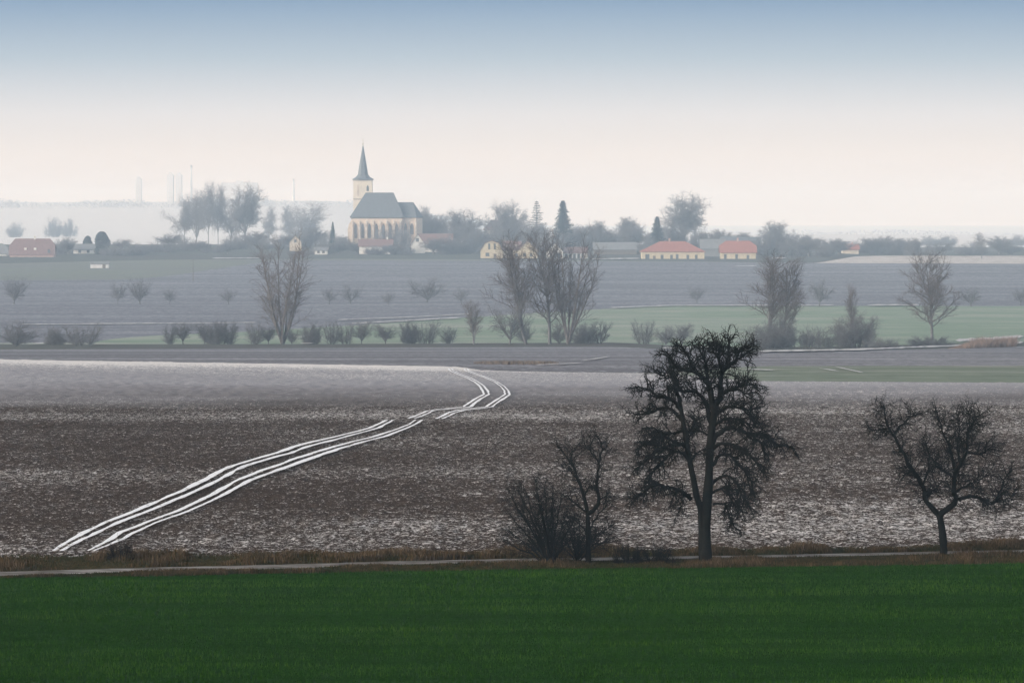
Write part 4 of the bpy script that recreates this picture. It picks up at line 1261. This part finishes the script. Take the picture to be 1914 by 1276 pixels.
# ---- the church
dC = G(1850.0); s = dC / F
xC = (721 - CX) * s
zb = CZ - (458 - HV) * s
church = empty('church', (xC, dC + 6, zb), 0.0)
prop(church, 'cream church with slate-roofed nave and pointed spire on the knoll', 'church')
def cx_(px): return (px - 721) * s
def cz_(v): return (458 - v) * s
# nave + choir walls
x0, x1 = cx_(657), cx_(789)
xn = cx_(752)
hyN = 7.4; hyC = 5.8
body = join(box(x0, xn, -hyN, hyN, -4, cz_(407)))
part('nave', body, M['stone'], church)
sec = [(xn + .003, -hyC), (x1 - 2.6, -hyC), (x1, -hyC + 3.0), (x1, hyC - 3.0), (x1 - 2.6, hyC), (xn + .003, hyC)]
n = len(sec)
V = [(a, b, -4) for a, b in sec] + [(a, b, cz_(407)) for a, b in sec]
part('choir', (V, [tuple(range(n - 1, -1, -1)), tuple(range(n, 2 * n))] + [(i, (i + 1) % n, n + (i + 1) % n, n + i) for i in range(n)]), M['stone'], church)
rx0, rx1 = cx_(654), cx_(755)
V, Fc = hip_roof(rx0, rx1, -hyN - .5, hyN + .5, cz_(407) + .003, cz_(360) - cz_(407), (cx_(683) - rx0, rx1 - cx_(735)), t=.3)
part('nave_roof', (V, Fc), M['slate'], church)
zc = cz_(407) + .02; zr = cz_(378)
sec = [(xn - 1, -hyC - .4), (x1 - 2.4, -hyC - .4), (x1 + .4, -hyC + 2.8), (x1 + .4, hyC - 2.8), (x1 - 2.4, hyC + .4), (xn - 1, hyC + .4)]
V = [(a, b, zc) for a, b in sec] + [(a, b, zc + .3) for a, b in sec] + [(cx_(772), 0, zr), (xn - 3.0, 0, zr)]
Fc = [(5, 4, 3, 2, 1, 0)] + [(i, i + 1, 7 + i, 6 + i) for i in range(5)] + [(6, 7, 12, 13), (7, 8, 12), (8, 9, 12), (9, 10, 12), (10, 11, 13, 12), (6, 13, 11), (0, 6, 11, 5)]
part('choir_roof', (V, Fc), M['slate'], church)
part('cornice', box(x0 - .12, xn + .1, -hyN - .14, -hyN - .003, cz_(408.6), cz_(407) - .01), M['trim'], church)
def lancet(xc, w, z0, z1, y):
    pts = [(xc - w/2, z0), (xc + w/2, z0), (xc + w/2, z1 - w * .9), (xc + w * .28, z1 - w * .3), (xc, z1), (xc - w * .28, z1 - w * .3), (xc - w/2, z1 - w * .9)]
    n = len(pts)
    V = [(a, y - .05, b) for a, b in pts] + [(a, y + .1, b) for a, b in pts]
    return V, [tuple(range(n)), tuple(range(2 * n - 1, n - 1, -1))] + [((i + 1) % n, i, n + i, n + (i + 1) % n) for i in range(n)]
for px in (665.5, 678.5, 691, 704, 717, 729.5, 742):
    fr = part('window', lancet(cx_(px), 1.25, cz_(445), cz_(418), -hyN), M['leaded'], church)
for px, yy in ((770, -hyC), (758, -hyC)):
    part('window', lancet(cx_(px), 1.5 if px == 770 else 1.1, cz_(438), cz_(417), yy), M['leaded'], church)
for px in (659, 672, 685, 697.5, 710.5, 723.5, 736, 748):
    b = cx_(px)
    V, Fc = poly_prism([(-hyN - 1.7, -4), (-hyN - 1.7, cz_(430)), (-hyN - 1.1, cz_(424)), (-hyN - 1.1, cz_(418)), (-hyN - .01, cz_(412)), (-hyN - .01, -4)], b - .36, b + .36)
    part('buttress', (V, Fc), M['butt'], church)
for px in (763.5, 777):
    b = cx_(px)
    V, Fc = poly_prism([(-hyC - 1.3, -4), (-hyC - 1.3, cz_(426)), (-hyC - .01, cz_(414)), (-hyC - .01, -4)], b - .33, b + .33)
    part('buttress', (V, Fc), M['butt'], church)
V, Fc = swapxy(poly_prism([(x0 - 1.6, -4), (x0 - 1.6, cz_(428)), (x0 - 1.0, cz_(418)), (x0 - .01, cz_(412)), (x0 - .01, -4)], -hyN + .1, -hyN + .9))
part('buttress', (V, Fc), M['butt'], church)
# tower, behind the north-west corner
tx0, tx1 = cx_(659), cx_(694.5)
tw = tx1 - tx0
ty0 = hyN + .3 - 4.2; ty0 = hyN - 3.0
ty1 = ty0 + tw
txm = (tx0 + tx1) / 2; tym = (ty0 + ty1) / 2
tower = part('tower', box(tx0, tx1, ty0, ty1, -4, cz_(336)), M['towerst'], church)
part('string_course', box(tx0 - .12, tx1 + .12, ty0 - .12, ty1 + .12, cz_(373), cz_(371.4)), M['trim'], tower)
part('eaves_course', box(tx0 - .15, tx1 + .15, ty0 - .15, ty1 + .15, cz_(337.5), cz_(336) - .02), M['trim'], tower)
part('window', lancet(cx_(686), 1.0, cz_(357), cz_(346), ty0), M['dark'], tower)
part('window', lancet(cx_(668), .8, cz_(366), cz_(345), ty0), M['butt'], tower)
# spire: square broach flaring at the foot
prof = [(cz_(336) + .003, tw / 2 + .5), (cz_(334.5), tw / 2 + .5), (cz_(331), tw * .38), (cz_(326), tw * .27), (cz_(300), tw * .155), (cz_(272), .18)]
V = []; Fc = []
for j, (z, r) in enumerate(prof):
    for k in range(8):
        a = math.pi / 8 + k * math.pi / 4
        if j < 2:
            q = r / max(abs(math.cos(a)), abs(math.sin(a)))
        else:
            q = r / math.cos(math.pi / 8)
        V.append((txm + q * math.cos(a), tym + q * math.sin(a), z))
    if j:
        Fc += [((j-1)*8 + k, (j-1)*8 + (k+1) % 8, j*8 + (k+1) % 8, j*8 + k) for k in range(8)]
Fc.append(tuple(range(7, -1, -1))); Fc.append(tuple(range(len(V) - 8, len(V))))
part('spire', (V, Fc), M['slate'], church)
cr = Tubes(); cr.add([(txm, tym, cz_(273)), (txm, tym, cz_(267)), (txm, tym, cz_(258))], [.10, .08, .06], 6)
cr.add([(txm - .45, tym, cz_(262)), (txm, tym, cz_(262)), (txm + .45, tym, cz_(262))], [.06, .06, .06], 6)
cr.add([(txm, tym, cz_(270)), (txm, tym, cz_(268.6)), (txm, tym, cz_(267.2))], [.08, .36, .08], 8)
cr.build('cross', M['gold'], church)
V, Fc = box(cx_(700) - 3, cx_(700) + 3, -hyN - 1.0, -hyN - .01, -4, cz_(446)); 

# ---- far city on the skyline
def tower_block(name, label, cat, px, w, vtop, d, dep, mat):
    d = G(d)
    x = (px - CX) / F * d
    z = tz(x, d)
    r = empty(name, (x, d, z - 1)); prop(r, label, cat)
    wd = w / F * d; h = CZ - (vtop - HV) / F * d - z + 1
    return r, wd, h
for px, w, vt, lab in ((260, 10, 334, 'lone faint apartment tower left of the twin towers'), (319, 11, 326, 'left one of the faint twin apartment towers'), (335, 11, 327, 'right one of the faint twin apartment towers')):
    r, wd, h = tower_block('apartment_tower', lab, 'tower block', px, w, vt, 5050, 12, 'conc')
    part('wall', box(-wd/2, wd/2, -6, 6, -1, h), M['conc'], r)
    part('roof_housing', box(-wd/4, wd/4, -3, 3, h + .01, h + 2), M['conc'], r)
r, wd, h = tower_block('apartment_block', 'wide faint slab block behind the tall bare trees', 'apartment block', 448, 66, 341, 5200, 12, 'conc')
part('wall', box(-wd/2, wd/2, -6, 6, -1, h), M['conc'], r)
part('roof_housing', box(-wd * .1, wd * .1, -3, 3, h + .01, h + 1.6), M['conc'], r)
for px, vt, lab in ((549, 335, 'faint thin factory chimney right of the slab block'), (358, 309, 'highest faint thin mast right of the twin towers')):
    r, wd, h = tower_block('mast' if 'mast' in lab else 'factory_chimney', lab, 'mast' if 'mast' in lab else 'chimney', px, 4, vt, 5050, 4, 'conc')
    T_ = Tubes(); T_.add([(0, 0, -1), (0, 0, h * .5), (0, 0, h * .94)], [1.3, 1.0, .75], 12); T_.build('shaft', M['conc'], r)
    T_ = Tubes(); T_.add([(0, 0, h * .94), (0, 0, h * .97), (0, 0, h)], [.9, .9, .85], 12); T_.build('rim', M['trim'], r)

# far wood along the hill, a mass nobody could count
R = random.Random(77)
V = []
for i in range(26000):
    px = R.uniform(-250, 2200)
    d = 4700 + R.random() * 250
    x = (px - CX) / F * d
    dens = hashnoise(np.array([px / 60.0]), np.array([3.0]), 9)[0] + .5
    if R.random() > dens * (1.4 if px < 620 else .35): continue
    z = tz(x, d); h = 2 + 5 * dens
    zz = z + R.random() ** 1.2 * h
    sz_ = .7 * (.5 + R.random())
    a = R.random() * 3.14
    V += [(x, d, zz + sz_), (x + sz_ * math.cos(a), d + sz_ * math.sin(a), zz - sz_ * .5), (x - sz_ * math.cos(a), d - sz_ * math.sin(a), zz - sz_ * .6)]
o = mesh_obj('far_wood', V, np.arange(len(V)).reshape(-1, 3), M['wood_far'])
prop(o, kind='stuff')

# utility pole on the left slope
x, y = ground(361, 526)
r = empty('utility_pole', (x, y, tz(x, y))); prop(r, 'thin wooden utility pole standing alone on the left slope', 'pole')
hp = CZ - (484 - HV) / F * y - tz(x, y)
T_ = Tubes(); T_.add([(0, 0, -.5), (0, 0, hp * .5), (0, 0, hp)], [.10, .09, .07], 8); T_.build('post', M['wood'], r)
part('crossarm', box(-.8, .8, -.06, .06, hp * .93, hp * .93 + .12), M['wood'], r)

# ------------------------------------------------------------------ grasses
def mat_blades(name, stops):
    m, nt, b = new_mat(name, 1.0, 0.0)
    N = NT(nt)
    a = nt.nodes.new('ShaderNodeAttribute'); a.attribute_name = 'tint'
    nt.links.new(N.ramp(a.outputs['Fac'], stops), b.inputs['Base Color'])
    return m
M['drygrass'] = mat_blades('dry_grass_blades', [(0, (.010, .016, .005)), (.25, (.022, .028, .008)), (.45, (.050, .034, .014)), (.7, (.080, .052, .028)), (1, (.17, .13, .085))])
M['wheat_blade'] = mat_blades('wheat_blades', [(0, (.005, .026, .0005)), (.5, (.012, .048, .001)), (1, (.04, .10, .006))])

def blades(name, n, sampler, mat, seed, width=.02):
    R = np.random.RandomState(seed)
    x, y, h, tint = sampler(R, n)
    z = terrain(x, y)
    a = R.rand(len(x)) * np.pi
    w = width * (.5 + R.rand(len(x)))
    lx = R.randn(len(x)) * h * .28; ly = R.randn(len(x)) * h * .28
    V = np.empty((len(x), 3, 3))
    V[:, 0] = np.stack([x - w * np.cos(a), y - w * np.sin(a), z - .05], -1)
    V[:, 1] = np.stack([x + w * np.cos(a), y + w * np.sin(a), z - .05], -1)
    V[:, 2] = np.stack([x + lx, y + ly, z + h], -1)
    o = mesh_obj(name, V.reshape(-1, 3), np.arange(len(x) * 3).reshape(-1, 3), mat, attrs={'tint': np.repeat(tint, 3)})
    prop(o, kind='stuff')
    return o

def verge_sampler(lo, hi, hmin, hmax, tmean, bias=0.0, T=0.22):
    def f(R, n):
        t = R.uniform(-T, T, n)
        a = R.rand(n)
        y = lo(t) + (hi(t) - lo(t)) * a
        x = t * y
        c = hashnoise(x * .7, y * .55, 4) + .5
        c2 = hashnoise(x * 2.6, y * 1.8, 6) + .5
        keep = R.rand(n) < .25 + 1.1 * c * c2 * 1.6
        x, y, c, c2 = x[keep], y[keep], c[keep], c2[keep]
        h = (hmin + (hmax - hmin) * c ** 2 * c2 * 1.6) * (.6 + .6 * R.rand(len(x)))
        tint = np.clip(tmean + bias + (c2 - .5) * .5 + R.randn(len(x)) * .14 + (c - .5) * .4, 0, 1)
        return x, y, h, tint
    return f
class Off(Line):
    def __init__(s, L, o): s.L = L; s.o = o
    def __call__(s, t): return s.L(t) + s.o
blades('dry_grass', 95000, verge_sampler(Off(L_green, -.4), L_path0, .04, .19, .36), M['drygrass'], 1)
blades('dry_grass', 125000, verge_sampler(L_path1, Off(L_plough0, .8), .05, .34, .44), M['drygrass'], 2)
def wheat(R, n):
    t = R.uniform(-.19, .19, n)
    y = G(140) + (L_green(t) - .3 - G(140)) * R.rand(n)
    x = t * y
    pt = hashnoise(x * .10, y * .35, 5) + .7 * hashnoise(x * .35, y * 1.2, 7) + .5 * hashnoise(x * .03, y * 2.6, 8)
    return x, y, (.03 + .06 * R.rand(n)) * (1 + .5 * pt), np.clip(.42 + .55 * pt + .20 * R.randn(n), 0, 1)
blades('wheat_seedlings', 420000, wheat, M['wheat_blade'], 3, width=.013)
# brown reeds by the right edge of the green field
def reeds(R, n):
    t = (R.uniform(1770, 1900, n) - CX) / F
    y = L_hedge0(t) - 4 + 22 * R.rand(n)
    x = t * y
    c = hashnoise(x * .5, y * .3, 8) + .5
    return x, y, (.7 + 1.5 * c * R.rand(n)) * ss(t, (1765 - CX) / F, (1840 - CX) / F), np.clip(.9 + .12 * R.randn(n), 0, 1)
M['pale_reed'] = mat_plain('pale_reed', (.26, .19, .155), var=.3, scale=.3)
blades('reeds', 5000, reeds, M['pale_reed'], 4, width=.05)
def scrub(R, n):
    t = (R.uniform(885, 1045, n) - CX) / F
    y = G(545) + 55 * R.rand(n)
    c = np.clip(hashnoise(t * y * .18, y * .06, 2) * 2.2 + .5, 0, 1) * (1 - np.abs((t * F + CX - 965) / 80) ** 3)
    return t * y, y, .03 + .25 * R.rand(n) * c, np.clip(.95 + .12 * R.randn(n), 0, 1)
M['pale_weed'] = mat_plain('pale_weed', (.19, .16, .14), var=.3, scale=.3)
blades('dead_weeds', 3000, scrub, M['pale_weed'], 5, width=.05)
# dark brambles in the verge
for px, v, w, h, lab in ((225, 1047, 52, 22, 'low dark bramble in the left part of the verge'), (1175, 1052, 60, 18, 'low dark bramble right of the slender tree'),
                    (1228, 1052, 70, 20, 'low dark bramble against the left of the pear trunk')):
    x, y = ground(px, v)
    root = tree('bramble', px, w, v - h, vbase=v, label=lab, name='bramble', cat='bramble')
